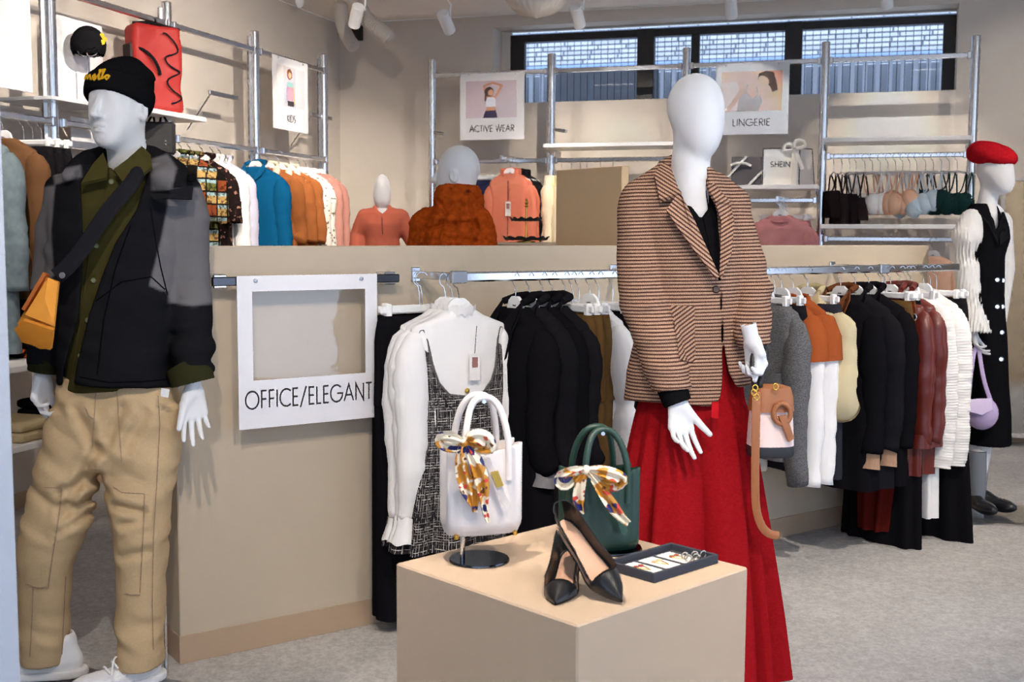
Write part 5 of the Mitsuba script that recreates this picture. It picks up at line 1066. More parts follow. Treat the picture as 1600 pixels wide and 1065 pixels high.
# rails on the partition
def prail_thing(s0, s1, ends, label, z=Z12):
    t = thing('hanging_rail', label, 'clothes rail'); M = frame(PO-PQ*.29+[0, 0, z], PD, PQ)
    part(t, 'bar', mv(bx((s0, -.0075, -.017), (s1, .0075, .017), .006), M), CHROME)
    for s in ends:
        part(t, 'bracket_arm', mv(bx((s-.0075, .01, -.014), (s+.0075, .288, .014), .004), M), CHROME); part(t, 'bracket_plate', mv(bx((s-.018, .280, -.026), (s+.018, .2895, .026), .003), M), CHROME)
        part(t, 'sleeve_clamp', mv(bx((s-.03, -.011, -.021), (s+.03, .011, .021), .003), M), STEEL)
    return t
prail_thing(.84, 1.98, (.869, 1.78), 'chrome clothes rail on the partition, left of the blazer mannequin')
prail_thing(2.02, 3.66, (2.3, 3.1), 'chrome clothes rail on the partition, right of the blazer mannequin')

# the tweed dresses facing out on the bracket arm
def tweedfn(p, n, uv):
    u, v = uv.x/.0078, uv.y/.0085; fu, fv = u-dr.floor(u), v-dr.floor(v)
    a = mikit.cell_rand(dr.floor(u), 3); b = mikit.cell_rand(dr.floor(v), 7); th = mikit.noise(uv.x*420, uv.y*90); tv = mikit.noise(uv.x*90, uv.y*420)
    l = dr.maximum(mikit.smoothstep(.5, .7, 1-dr.abs(fu*2-1))*a*mikit.smoothstep(.3, .6, th), mikit.smoothstep(.5, .7, 1-dr.abs(fv*2-1))*b*mikit.smoothstep(.3, .6, tv))
    return mikit.mix(s2l(34, 32, 34).tolist(), s2l(196, 190, 186).tolist(), l*.9)
TWB = textured(tweedfn)
HG1 = ('white plastic hanger facing out on the left bracket of the partition rail', 'white hangers facing out on the partition bracket')
fo = -PQ
for i, (off, tw, lab) in enumerate(((.205, 3, 'white blouse dress with black tweed pinafore, rearmost of the three'), (.25, 1, 'white blouse dress with black tweed pinafore, in the middle of the three'), (.292, -4, 'white blouse dress with black tweed pinafore, frontmost with a price tag'))):
    M = hframe(prail(.869, off), fo, tw); hanger(M, *HG1); t = thing('dress', lab, 'dress', 'tweed pinafore dresses'); sd = 31+i
    Pm, z = loft([(-.108, .055, .040), (-.128, .09, .040), (-.160, .175, .038), (-.19, .182, .042), (-.34, .175, .05), (-.5, .165, .05)], 40, .008, 6, sd); part(t, 'blouse', mv(grid(Pm, closed=True), M), WHT, smooth=True, label='white blouse')
    part(t, 'frill', mv(grid([[((.052+.006*k_)*np.cos(a), (.042+.006*k_)*np.sin(a)+.004, -.125+.03*k_+.005*np.sin(a*11)) for a in np.linspace(0, 2*np.pi, 61)] for k_ in (0, .5, 1)]), M), WHT, smooth=True)
    for s in (-1, 1): part(t, 'sleeve', mv(sleeve_mesh(s, .176, -.162, .64, .064, .036, False, sd*3+s, .0, .05, 18), M), WHT, smooth=True)
    for s in (-1, 1):                                     # flared cuffs
        part(t, 'cuff', mv(grid([[(s*(.170+(.05 if s < 0 else .015)+.008)+rr_*np.cos(a), rr_*.8*np.sin(a), zz+.004*np.sin(5*a+i)) for a in np.linspace(0, 2*np.pi, 33)] for rr_, zz in ((.032, -.79), (.036, -.82), (.058, -.875))]), M), WHT, smooth=True)
    g = np.linspace(0, 2*np.pi, 121); R = []; cg = np.abs(np.cos(g)); zt = np.interp(cg, [0, .3, .5, .62, .72, .80, .88, .95, 1], [-.395, -.385, -.345, -.285, -.20, -.170, -.172, -.22, -.30])
    zt = np.where(np.sin(g) < 0, np.maximum(zt, -.25), zt); top_y = np.interp(zt, [-.40, -.25, -.17], [1.0, .95, .55])
    for k_ in np.linspace(0, 1, 46):
        zz = zt+(-.91-zt)*k_; w = np.interp(-zz, [.17, .30, .46, .56, .91], [.172, .178, .165, .170, .225]); d_ = np.interp(-zz, [.17, .3, .5, .91], [.036, .056, .056, .082]); fw_ = .022*np.clip((-zz-.56)/.35, 0, 1)*np.sin(9*g+i)
        R.append(np.stack([(w+fw_)*se(np.cos(g), .8), (d_+fw_)*se(np.sin(g), .8), zz], -1))
    R = np.array(R); part(t, 'pinafore', mv(grid(R), M), TWB, smooth=True, uv=np.stack([np.tile(np.cumsum(np.r_[0, np.linalg.norm(np.diff(R[30], axis=0), axis=1)]), 46), R[..., 2].ravel()], 1), label='black and white tweed pinafore')
    part(t, 'neck_trim', mv(tube(R[0][g < np.pi], .004, 6), M), TWB)
    part(t, 'button', mv(lathe([(0, .006), (.007, .005), (.009, 0), (0, 0)], 12), M@frame([0, .060, -.375], [1, 0, 0], np.array([0, 0, 1.0]), np.array([0, -1., 0]))@np.diag([1, 1, -1, 1])), GOLD)
    if i == 2: tag_on(t, M, -.02, .075, -.25, .09)
for i, (off, lab) in enumerate(((.07, 'black trousers clipped on a white hanger, nearest the partition'), (.125, 'black trousers clipped on a white hanger, behind the tweed dresses'))):
    bottom(hframe(prail(.845, off)-[.02*i, 0, 0], fo, 2), 'trousers', lab, 'trousers', BLK, ('white clip hanger facing out on the left bracket of the partition rail', 'white clip hangers facing out on the partition bracket'), L=1.05, w0=.17, w1=.19, legs=True, seed=50+i)

# left stretch of the partition rail: faces look back along the rail
HGL = ('white plastic hanger on the partition rail left of the blazer', 'white hangers on the left partition rail'); HGLc = ('white clip hanger on the partition rail left of the blazer', 'white clip hangers on the left partition rail')
fp = -PD
def cuff_trim(color, zc=-.165-.47, rad=.050, btn=True):
    def ex(t, M):
        for s in (-1, 1):
            xs = .187 if s < 0 else .170
            part(t, 'cuff', mv(tube([(s*xs, 0, zc+.012), (s*xs, .0, zc-.035), (s*(xs+.003), .005, zc-.07)], [rad*.85, rad*.9, rad*.95], 14, flat=([0, 1, 0], .8)), M), color, smooth=40)
            if btn: part(t, 'button', mv(lathe([(0, .004), (.008, .003), (.010, 0), (0, 0)], 10), M@frame([s*(xs+rad*.9), .01, zc+.05], [0, 1, 0], np.array([0, 0, 1.0]), np.array([s*1.0, 0, 0]))), GOLD)
    return ex
for i, (px, lab, L) in enumerate(((806, 'black wool coat with rolled grey cuffs, first on the left partition rail', .98), (828, 'black wool coat with rolled grey cuffs, second on the left partition rail', .98), (849, 'black wool coat, third on the left partition rail', .92), (864, 'black wool coat, last before the brown trousers', .92))):
    top(hframe(prail(pix_s(px)), fp, (-4, 2, -2, 3)[i]), 'coat', lab, 'coat', (BLK, BLK2)[i % 2], HGL, L=L, sh=.205, hem=.25, dp=.06, sl=.475, r0=.078, r1=.062, collar='lapel', group='black coats', seed=60+i, extra=cuff_trim(cloth(128, 126, 128)) if i < 2 else None)
for i, px in enumerate((884, 895, 905)): bottom(hframe(prail(pix_s(px)), fp, i*2-2), 'trousers', ('brown trousers on a clip hanger beside the black coats', 'brown trousers on a clip hanger, middle of the three', 'brown trousers on a clip hanger beside the white blouse')[i], 'trousers', BRN, HGLc, L=.95, w0=.155, w1=.17, legs=True, seed=70+i, group='brown trousers')
top(hframe(prail(pix_s(922)), fp, 4), 'blouse', 'white blouse with gathered puff sleeves half hidden by the blazer mannequin', 'blouse', WHT, HGL, L=.5, sh=.19, hem=.2, sl=.62, r0=.075, r1=.045, puff=True, out=.055, seed=75)
for i, px in enumerate((936, 958)): bottom(hframe(prail(pix_s(px)), fp, 3), 'skirt', ('black skirt on a clip hanger behind the white puff sleeve', 'black skirt on a clip hanger right behind the blazer')[i], 'skirt', BLK, HGLc, L=.85, w0=.17, w1=.21, seed=78+i)

# right stretch
HGR = ('white plastic hanger on the partition rail right of the blazer', 'white hangers on the right partition rail'); HGRc = ('white clip hanger on the partition rail right of the blazer', 'white clip hangers on the right partition rail')
def rr(px, tw=0): return hframe(prail(pix_s(px-20 if px > 1270 else px)), fp, tw)
GREYW = textured(lambda p, n, uv: mikit.mix(s2l(74, 74, 76).tolist(), s2l(112, 111, 112).tolist(), mikit.noise(p.x*300, p.y*300, p.z*220)))
bottom(rr(1188, 2), 'trousers', 'grey houndstooth trousers on a clip hanger beside the brown handbag', 'trousers', GREYW, HGRc, L=.62, w0=.16, w1=.17, legs=True, seed=80)
top(rr(1197, -3), 'coat', 'grey wool coat hanging beside the brown bucket bag', 'coat', GREYW, HGR, L=.62, sh=.205, hem=.22, dp=.055, sl=.68, r0=.078, r1=.056, collar='crew', seed=81)
bottom(rr(1211, 0), 'skirt', 'dark skirt on a clip hanger between the grey coat and the orange knits', 'skirt', BLK2, HGRc, L=.5, w0=.16, w1=.18, seed=82)
KNIT = cloth(152, 78, 42)
for i, px in enumerate((1222, 1240)):
    M = rr(px, -2+4*i)
    def ex(t, M, i=i):
        for s in (-1, 1): part(t, 'knit_shoulder', mv(tube([(s*.11, 0, -.195), (s*.145, 0, -.212), (s*.164, 0, -.27), (s*.172, .0, -.36)], [.036, .06, .070, .070], 14), M), KNIT, smooth=60, label='orange knit cap over the shoulder')
    top(M, 'jumper', ('orange knit top with long white sleeves, nearer the grey coat', 'orange knit top with long white sleeves, nearer the beige jacket')[i], 'jumper', KNIT, HGR, L=.6, sh=.19, hem=.2, sl=.70, r0=.066, r1=.052, sleeve_mat=WHT, collar='crew', seed=84+i, extra=ex, group='orange knit tops')
bottom(rr(1262, 2), 'skirt', 'dark tartan skirt under the beige jacket', 'skirt', cloth(44, 44, 52), HGRc, L=.72, w0=.17, w1=.20, seed=87)
top(rr(1283, 2), 'jacket', 'pale beige cropped jacket with a dark collar', 'jacket', cloth(202, 188, 152), HGR, L=.50, sh=.20, hem=.215, dp=.055, sl=.40, r0=.082, r1=.080, collar='shirt', cmat=cloth(186, 170, 132), seed=88, lining=cloth(60, 58, 60))
FURB = cloth(104, 62, 40)
def gold_buttons(t, M):
    for z_ in (-.36, -.50, -.64): part(t, 'button', mv(lathe([(0, .004), (.008, .003), (.010, 0), (0, 0)], 10), M@frame([-.06, .074, z_], [1, 0, 0], np.array([0, 0, -1.0]), np.array([0, 1.0, 0]))), GOLD)
def both(*fs):
    def ex(t, M):
        for f_ in fs: f_(t, M)
    return ex
BEIGEC = cloth(166, 132, 108)
for i, (px, lab) in enumerate(((1334, 'black coat with brown fur collar and gold buttons, first of three'), (1357, 'black coat with beige turned cuffs, middle of three'), (1378, 'black coat, last of three beside the brown trousers'))):
    top(rr(px, (-4, 0, 3)[i]), 'coat', lab, 'coat', (BLK, BLK2, BLK)[i], HGR, L=.82, sh=.205, hem=.25, dp=.066, sl=.60, r0=.080, r1=.062, collar='lapel', cmat=FURB if i == 0 else None, seed=91+i, extra=both(gold_buttons, cuff_trim(BEIGEC, -.165-.60, .056, False)) if i < 2 else None)
for i, px in enumerate((1398, 1404)): bottom(rr(px, 2), 'trousers', ('brown trousers on a clip hanger beside the last black coat', 'brown trousers on a clip hanger beside the oxblood shirts')[i], 'trousers', BRN, HGRc, L=.7, w0=.15, w1=.16, legs=True, seed=95+i)
OX = plastic((92, 30, 22), .38, .5)
for i, px in enumerate((1412, 1428)):
    def ex(t, M):
        for s in (-1, 1):
            part(t, 'cuff', mv(tube([(s*.186, 0, -.72), (s*.187, 0, -.78)], [.044, .048], 14), M), OX, smooth=40)
            part(t, 'button', mv(lathe([(0, .005), (.014, .004), (.017, 0), (0, 0)], 12), M@frame([s*.165, .052, -.205], [1, 0, 0], np.array([0, 0, -1.0]), np.array([0, 1., 0]))), CHROME)
    top(rr(px, 2*i), 'shirt', ('oxblood leather shirt with round metal shoulder studs, left of its pair', 'oxblood leather shirt with round metal shoulder studs, right of its pair')[i], 'shirt', OX, HGR, L=.80, sh=.20, hem=.22, dp=.05, sl=.60, r0=.074, r1=.05, collar='shirt', seed=98+i, extra=ex)
RIB = cloth(230, 228, 224)
for i, px in enumerate((1444, 1464)): top(rr(px, -2+3*i), 'jumper', ('white ribbed jumper beside the oxblood shirts', 'white ribbed jumper at the right end of the rail')[i], 'jumper', RIB, HGR, L=.72, sh=.20, hem=.21, dp=.055, sl=.72, r0=.080, r1=.064, collar='crew', seed=103+i, group='white ribbed jumpers', rib=.0035)
for i, (px, lab, m_, L, w1) in enumerate(((1412, 'long black skirt under the oxblood shirts', BLK, 1.10, .20), (1438, 'long white shirt hem under the oxblood shirts', WHT, .98, .19), (1474, 'long flared black skirt at the right end of the rail', BLK, 1.165, .27), (1484, 'black trousers at the very end of the rail', BLK2, 1.0, .18), (1402, 'oxblood trousers reaching down behind the black coats', cloth(80, 24, 20), 1.04, .07))):
    bottom(rr(px, 2), 'trousers' if 'trousers' in lab else ('shirt' if 'shirt' in lab[:16] else 'skirt'), lab, 'trousers' if 'trousers' in lab else ('shirt' if 'shirt' in lab[:16] else 'skirt'), m_, HGRc, L=L, w0=.15, w1=w1, seed=108+i, fold=.022, nf=9)

# ------------------------------------------------------------------ left wall rack
RXR, ZR = RX+.03, 1.905
def lr(px, tw=0, z=ZR):                                  # place on the left rack rail seen at a pixel column
    d = FW + RT*(px-800)/FOC - UP*(230-532.5)/FOC; y = CAM[1]+d[1]*((RXR-CAM[0])/d[0]); return hframe([RXR, y, z], [0, -1.0, 0], tw)
HGW = ('white plastic hanger on the left wall rack', 'white hangers on the left wall rack'); HGWc = ('white clip hanger on the left wall rack', 'white clip hangers on the left wall rack')
def printed(p, n, uv):
    u, v = p.x/.058+p.y/.11, p.z/.070; i, j = dr.floor(u), dr.floor(v); fu, fv = u-i, v-j
    edge = mikit.smoothstep(.04, .1, dr.minimum(dr.minimum(fu, 1-fu), dr.minimum(fv, 1-fv))); r = mikit.cell_rand(i, j); a = mikit.fbm(p.x*60, p.y*60, p.z*60)
    sky_ = s2l(150, 180, 186).tolist(); c = mikit.mix(mikit.mix(s2l(176, 146, 92).tolist(), s2l(98, 104, 56).tolist(), mikit.smoothstep(.4, .6, r)), s2l(130, 66, 40).tolist(), mikit.smoothstep(.75, .8, r))
    c = mikit.mix(c, sky_, mikit.smoothstep(.62, .70, fv)*mikit.smoothstep(.2, .3, 1-r)); c = mikit.mix(c, s2l(60, 34, 24).tolist(), mikit.smoothstep(.54, .62, a)*.8)
    return mikit.mix(s2l(22, 19, 17).tolist(), c, .8*edge*mikit.smoothstep(.1, .16, mikit.cell_rand(i, j, 5)))
PRINT = textured(printed)
DARKP = textured(lambda p, n, uv: mikit.mix(s2l(30, 22, 22).tolist(), s2l(150, 110, 96).tolist(), mikit.smoothstep(.64, .72, mikit.fbm(p.x*46+p.z*30, p.y*46, p.z*46-p.x*20))))
FLORAL = textured(lambda p, n, uv: mikit.mix(s2l(230, 224, 214).tolist(), s2l(110, 100, 80).tolist(), mikit.smoothstep(.72, .78, mikit.noise(p.x*60, p.y*60, p.z*60))))
DENIM = textured(lambda p, n, uv: mikit.mix(s2l(92, 106, 114).tolist(), s2l(130, 144, 148).tolist(), mikit.fbm(p.x*40, p.y*40, p.z*30)))
top(lr(-40), 'cardigan', 'grey blue knit coat on the left rack beside the pillar', 'coat', DENIM, HGW, L=.95, sh=.2, hem=.23, dp=.06, sl=.62, r0=.085, r1=.07, seed=120)
top(lr(6), 'jacket', 'brown suede jacket on the left rack beside the grey blue coat', 'jacket', cloth(96, 68, 46), HGW, L=.72, sh=.2, hem=.22, dp=.055, sl=.62, r0=.075, r1=.06, seed=121)
for i, px in enumerate((38, 52, 66)): bottom(lr(px, i), 'trousers', ('black trousers on a clip hanger behind the brown suede jacket', 'black trousers on a clip hanger, second behind the suede jacket', 'black trousers on a clip hanger nearest the chrome upright')[i], 'trousers', BLK, HGWc, L=.9, w0=.15, w1=.17, legs=True, seed=123+i)
for i, (px, nm, lab, m_) in enumerate(((272, 'shirt', 'black shirt printed with landscape pictures, first of three', PRINT), (284, 'shirt', 'black shirt printed with landscape pictures, second of three', PRINT), (298, 'shirt', 'black shirt printed with landscape pictures, third of three', PRINT), (317, 'shirt', 'dark brown shirt with pale sprig print', DARKP), (333, 'shirt', 'white shirt behind the dark brown printed shirt', WHT), (345, 'shirt', 'pale lavender shirt beside the chrome upright', cloth(196, 196, 212)))):
    top(lr(px, (-3, 2, -1, 3, 0, 2)[i]), nm, lab, 'shirt', m_, HGW, L=.72, sh=.19, hem=.21, dp=.05, sl=.52 if i > 3 else .30, r0=.075, r1=.062, collar='shirt', seed=130+i)
def blue_cuff(t, M):
    for s in (-1, 1): part(t, 'cuff', mv(tube([(s*.185, 0, -.60), (s*.186, 0, -.66)], [.056, .058], 16, flat=([0, 1, 0], .8)), M), cloth(16, 82, 122), smooth=40)
top(lr(399, 3), 'shirt', 'bright blue shirt with buttoned cuffs on the left rack', 'shirt', cloth(18, 88, 130), HGW, L=.8, sh=.195, hem=.22, dp=.055, sl=.49, r0=.078, r1=.062, collar='shirt', seed=140, extra=blue_cuff)
TANS = cloth(152, 92, 52)
def fur_trim(t, M):
    for s in (-1, 1): part(t, 'fur_facing', mv(surface(lambda p: chain(p, [(s*.06, .03, -.12), (s*.05, .062, -.22), (s*.018, .075, -.45)], [.022, .026, .012])+.012*(meshkit.fbm(p*40, 2, 3)-.5), (-.13, -.02, -.5), (.13, .12, -.08), .008), M), cloth(226, 214, 190), smooth=True, label='cream shearling facing')
for i, px in enumerate((419, 436, 452)):
    top(lr(px, (14, 30, 12)[i]), 'jacket', ('tan suede jacket with cream shearling facing beside the blue shirt', 'tan suede jacket with cream shearling facing, middle of three', 'tan suede jacket with cream shearling facing beside the floral shirts')[i], 'jacket', TANS, HGW, L=.72, sh=.195, hem=.215, dp=.06, sl=.42, r0=.078, r1=.066, collar='shirt', cmat=cloth(228, 216, 192), seed=144+i, extra=fur_trim)
for i, (px, lab, m_) in enumerate(((468, 'white shirt with tiny floral print beside the suede jackets', FLORAL), (478, 'white shirt with tiny floral print beside the pink shirts', FLORAL), (489, 'dusty pink shirt, left of its pair on the left rack', cloth(182, 130, 118)), (499, 'dusty pink shirt at the end of the left rack', cloth(176, 124, 112)))):
    top(lr(px, i-1), 'shirt', lab, 'shirt', m_, HGW, L=.75, sh=.185, hem=.2, dp=.05, sl=.55, r0=.07, r1=.055, seed=150+i)

# ------------------------------------------------------------------ back wall rack
def br(px, z=1.905, fwd=0.0, face=(0, -1.0), tw=0):
    Y = RY-.03-fwd; d = FW + RT*(px-800)/FOC - UP*(250-532.5)/FOC; return hframe([CAM[0]+d[0]*Y/d[1], Y, z], [face[0], face[1], 0], tw)
HGB = ('white plastic hanger on the back wall rack', 'white hangers on the back wall rack'); HGBc = ('white clip hanger on the back wall rack', 'white clip hangers on the back wall rack')
def faceout(px, z, L, label):
    M = br(px, z); t = thing('faceout_arm', label, 'rack bar'); part(t, 'arm', mv(bx((-.008, .01, -.012), (.008, L, .012), .003), M), CHROME); part(t, 'end_stop', mv(bx((-.010, L, -.016), (.010, L+.006, .02), .002), M), CHROME)
faceout(806, 1.905, .34, 'chrome face-out arm holding the salmon jackets')
SALM = cloth(214, 124, 100)
def zipline(t, M):
    part(t, 'zip', mv(bar((0, .058, -.16), (0, .066, -.68), .003, 6), M), cloth(150, 78, 62)); tag_on(t, M, -.005, .075, -.30, .10)
for i, (fw_, m_, lab, dx) in enumerate(((.31, SALM, 'salmon zip training jacket facing out, frontmost', 797), (.26, SALM, 'salmon zip training jacket, second on its arm', 800), (.21, BLK, 'black training jacket behind the salmon ones, front', 806), (.16, BLK2, 'black training jacket behind the salmon ones, middle', 810), (.10, BLK, 'black training jacket behind the salmon ones, rear', 815))):
    top(br(dx, 1.905, fw_, (0, -1.0), 4), 'training_jacket', lab, 'jacket', m_, HGB, L=.60, sh=.165, hem=.16, dp=.05, sl=.56, r0=.060, r1=.046, collar='stand', seed=160+i, extra=zipline if i == 0 else None, out=.045)
PURP = textured(lambda p, n, uv: mikit.mix(s2l(214, 210, 226).tolist(), s2l(60, 56, 110).tolist(), mikit.smoothstep(.45, .55, mikit.noise(p.x*40, p.y*40, p.z*30))))
for i, (px, m_, lab) in enumerate(((733, PURP, 'white and violet patterned leggings on the back rack'), (741, PURP, 'white and violet patterned leggings beside the navy pair'), (750, cloth(34, 36, 62), 'navy leggings on a clip hanger beside the salmon jackets'))): bottom(br(px, 1.905, 0, (.3, -1.0)), 'leggings', lab, 'leggings', m_, HGBc, L=.75, w0=.15, w1=.13, seed=170+i)
for i, px in enumerate((860, 877, 893, 907)): top(br(px, 1.905, 0, (-1.0, -.25), i*3-4), 'top', ('cream top edge on beside the chrome upright', 'cream top, second from the chrome upright', 'cream top, third from the chrome upright', 'cream top half hidden by the tall beige partition')[i], 'top', CREAM, HGB, L=.68, sh=.19, hem=.21, dp=.05, sl=.50, r0=.085, r1=.075, seed=175+i, out=.05, group='cream tops')
HGH = ('white plastic hanger on the back rail above the beige partition', 'bare hooks over the beige partition')
for i, px in enumerate((917, 938, 958)): top(br(px, 1.905, 0, (-1.0, -.2)), 'top', ('cream top behind the tall partition, left', 'cream top behind the tall partition, middle', 'cream top behind the tall partition, right')[i], 'top', CREAM, HGB, L=.6, sh=.18, hem=.2, sl=0, seed=180+i)
faceout(1222, 1.617, .30, 'chrome face-out arm holding the pink pullover')
VELV = textured(lambda p, n, uv: mikit.mix(s2l(176, 110, 112).tolist(), s2l(206, 146, 146).tolist(), mikit.fbm(p.x*14, p.y*14, p.z*14, 3)))
for i, (fw_, lab) in enumerate(((.27, 'dusty pink velour pullover facing out over the partition'), (.20, 'dusty pink velour pullover behind the frontmost one'))): top(br(1221+3*i, 1.617, fw_, (0, -1.0), 3), 'pullover', lab, 'pullover', VELV, HGB, L=.6, sh=.205, hem=.22, dp=.055, sl=.55, r0=.072, r1=.06, collar='crew', seed=185+i)
for i in range(2): bottom(br(1228+4*i, 1.617, .13-.06*i, (0, -1.0)), 'skirt', ('dusty pink trousers clipped behind the pink pullovers', 'dusty pink trousers clipped nearest the wall')[i], 'trousers', VELV, HGBc, L=.6, w0=.15, w1=.16, seed=188+i)
top(br(1163, 1.617, 0, (-1.0, -.3)), 'top', 'white top edge on beside the pink pullover', 'top', WHT, HGB, L=.6, sh=.19, hem=.2, sl=.5, r0=.07, seed=190)

# bras
def bra_parts(seed):
    cup = lambda q: smax(ell(q, (0, .0, 0), (.064, .075, .072)), -ell(q, (0, -.012, 0), (.060, .070, .068)), .003)
    f = lambda q: smin(smax(cup(q-[.066, 0, 0]), -q[:, 1]-.012, .003), smax(cup(q+[.066, 0, 0]), -q[:, 1]-.012, .003), .012)
    return surface(f, (-.15, -.03, -.09), (.15, .08, .09), .007)
CUPS = bra_parts(0)
BRAH = ('small clear hanger on the rail of bras', 'clear hangers on the rail of bras')
def bra(px, m_, lab, grp, tw, cami=False):
    M = br(px, 1.905, .03, (-1.0, -.35), tw); h = thing('clothes_hanger', BRAH[0], 'hanger', BRAH[1]); part(h, 'hook', placed(shared('hook', HOOK, CHROME), M))
    part(h, 'arms', placed(shared('braarm', tube([(-.13, 0, -.135), (-.12, 0, -.125), (0, 0, -.105), (.12, 0, -.125), (.13, 0, -.135)], .004, 8), CLEAR, smooth=60), M))
    t = thing('camisole' if cami else 'bra', lab, 'camisole' if cami else 'bra', grp); zc = -.30+.022*((int(px)*5) % 3-1)
    for s in (-1, 1): part(t, 'strap', mv(tube(spline([(s*.075, .02, zc+.05), (s*.10, .01, -.2), (s*.112, 0, -.118), (s*.10, -.03, -.2), (s*.09, -.045, zc)], 16), .0045, 6), M), m_)
    if cami:
        lo_ = -.20-.05*((int(px)*7) % 3)/2
        Pm, _ = loft([(zc+.05, .085, .04), (zc, .115, .055), (zc-.03, .12, .055), (zc+lo_+.10, .13+.01*(int(px) % 2), .05)], 36, .016, 6, int(px)); part(t, 'body', mv(grid(Pm, closed=True), M), m_, smooth=True)
    else:
        part(t, 'cups', mv((CUPS[0]+[0, 0, zc-.015], CUPS[1]), M), m_, smooth=True)
        g = np.linspace(np.pi, 2*np.pi, 24); part(t, 'band', mv(grid([[(.132*np.cos(a), .075*np.sin(a)*.8, zc+.012-hh+.012*np.sin(a)) for a in g] for hh in (0, .02, .04)]), M), m_, smooth=True)
    return t
NAVYB, NUDE, PALEB, BOTTLE = cloth(30, 24, 26), cloth(214, 172, 146), plastic((176, 194, 206), .35, .5), cloth(22, 44, 44)
for i, px in enumerate((1303, 1316, 1328, 1338)): bra(px, (NAVYB, cloth(38, 31, 32))[i % 2], ('black camisole at the left end of the bra rail, with price tag', 'black camisole, second on the bra rail', 'black camisole, third on the bra rail', 'black camisole beside the white bras')[i], 'black camisoles', i*6-8, True)
for i, px in enumerate((1352, 1364)): bra(px, WHT, ('white bra beside the black camisoles', 'white bra beside the nude bras')[i], 'white bras', 48+i*6)
for i, px in enumerate((1376, 1388, 1400, 1411)): bra(px, NUDE, ('nude bra beside the white bras', 'nude bra, second of four', 'nude bra, third of four', 'nude bra beside the pale blue ones')[i], 'nude bras', (44, 30, 46, 34)[i])
for i, px in enumerate((1422, 1433, 1447)): bra(px, PALEB, ('pale blue satin bra beside the nude bras', 'pale blue satin bra, middle of three', 'pale blue satin bra beside the dark green ones')[i], 'pale blue bras', (20, 32, 40)[i])
for i, px in enumerate((1459, 1472, 1484, 1496)): bra(px, BOTTLE, ('dark green bra beside the pale blue ones', 'dark green bra, second of four', 'dark green bra, third of four', 'dark green bra at the right end of the rail')[i], 'dark green bras', (36, 26, 42, 30)[i])
# satin camisole hanging on its own beyond the end of the partition
M = br(1463, 1.362, .05, (-.3, -1.0)); top(M, 'blouse', 'nude satin blouse hanging past the end of the low partition', 'blouse', NUDE, HGB, L=.6, sh=.17, hem=.2, sl=.45, r0=.06, r1=.05, seed=195)
# things on the left rack's lower shelves
for z, lab in ((.818, 'white shelf at the left with folded patterned clothes'), (.478, 'lower white shelf at the left with folded beige and black clothes')):
    t = thing('wall_shelf', lab, 'shelf'); part(t, 'board', bx((-4.0, 3.8, z-.028), (-3.42, 4.66, z), .003), WHITE_SHELF)
def folded(name, lab, x, y, z, w, d, n, m_, seed):
    rg = np.random.default_rng(seed)
    for i in range(n):
        t = f(lambda: 0) if False else None
        p = surface(lambda q: (np.linalg.norm(np.maximum(np.abs(q)-np.array([w/2-.022, d/2-.022, .002]), 0), axis=1)-.020)+.004*(meshkit.fbm(q*14+seed+i, 2)-.5), (-w/2-.02, -d/2-.02, -.03), (w/2+.02, d/2+.02, .03), .011)
        single(name, lab[i], 'folded clothes', mv(p, frame([x+rg.uniform(-.008, .008), y, z+.0235+.044*i], [1, 0, 0])), m_, smooth=True)
ORP = textured(lambda p, n, uv: mikit.mix(s2l(24, 18, 16).tolist(), s2l(206, 92, 36).tolist(), mikit.smoothstep(.5, .6, mikit.fbm(p.x*26, p.y*26, p.z*40))))
folded('folded_shirt', ['folded orange and black patterned shirt, bottom of the upper left stack', 'folded orange and black patterned shirt, top of the upper left stack'], -3.62, 4.35, .818, .34, .30, 2, ORP, 3)
folded('folded_trousers', ['folded beige trousers, bottom of the stack on the lower left shelf', 'folded beige trousers, top of the stack on the lower left shelf'], -3.58, 4.12, .478, .28, .26, 2, cloth(196, 176, 136), 5)
folded('folded_jeans', ['folded black jeans, bottom of the stack behind the beige trousers', 'folded black jeans, middle of the stack behind the beige trousers', 'folded black jeans, top of the stack behind the beige trousers'], -3.6, 4.47, .478, .34, .28, 3, BLK, 7)

# ================================================================== signs, bags on shelves and small things
ACRYL = plastic((222, 221, 222), .22, .5); INK = plastic((44, 40, 40), .5, .3)
def sign(label, O, x, W, H, hooks=True):
    M = on_wall(O, x); t = thing('hanging_sign', label, 'sign'); return t, M
FR = Polygon
# OFFICE/ELEGANT: frosted acrylic with a clear window, on a chrome bar on the partition
SO = PO+PD*.176-PQ*.08+[0, 0, .755]
t = thing('hanging_sign', 'frosted acrylic sign reading OFFICE/ELEGANT with a clear window, on the partition', 'sign'); M = on_wall(SO, PD)
fr = sbox(0, 0, .497, .49).difference(sbox(.05, .155, .452, .44))
FROST = mat({'type': 'twosided', 'b': {'type': 'principled', 'base_color': rgb(s2l(226, 224, 226)), 'roughness': .3, 'specular': .5}})
part(t, 'panel', mv(extrude(fr, .004), M), FROST); part(t, 'clear_window', mv(grid([[(.05, .155, .002), (.452, .155, .002)], [(.05, .44, .002), (.452, .44, .002)]]), M), GLASS)
part(t, 'lettering', mv(extrude(affinity.translate(lettering('OFFICE/ELEGANT', .056, .452, .10), .022, .065), .0012), M@frame([0, 0, .0042], [1, 0, 0])), INK)
for x in (.062, .437): part(t, 'screw', mv(lathe([(0, .006), (.006, .005), (.007, 0), (0, 0)], 14), M@frame([x, .474, .004], [1, 0, 0])), STEEL)
t2 = thing('sign_bar', 'chrome bar carrying the OFFICE/ELEGANT sign on the partition', 'rack bar'); M2 = frame(PO-PQ*.07+[0, 0, 1.228], PD, PQ)
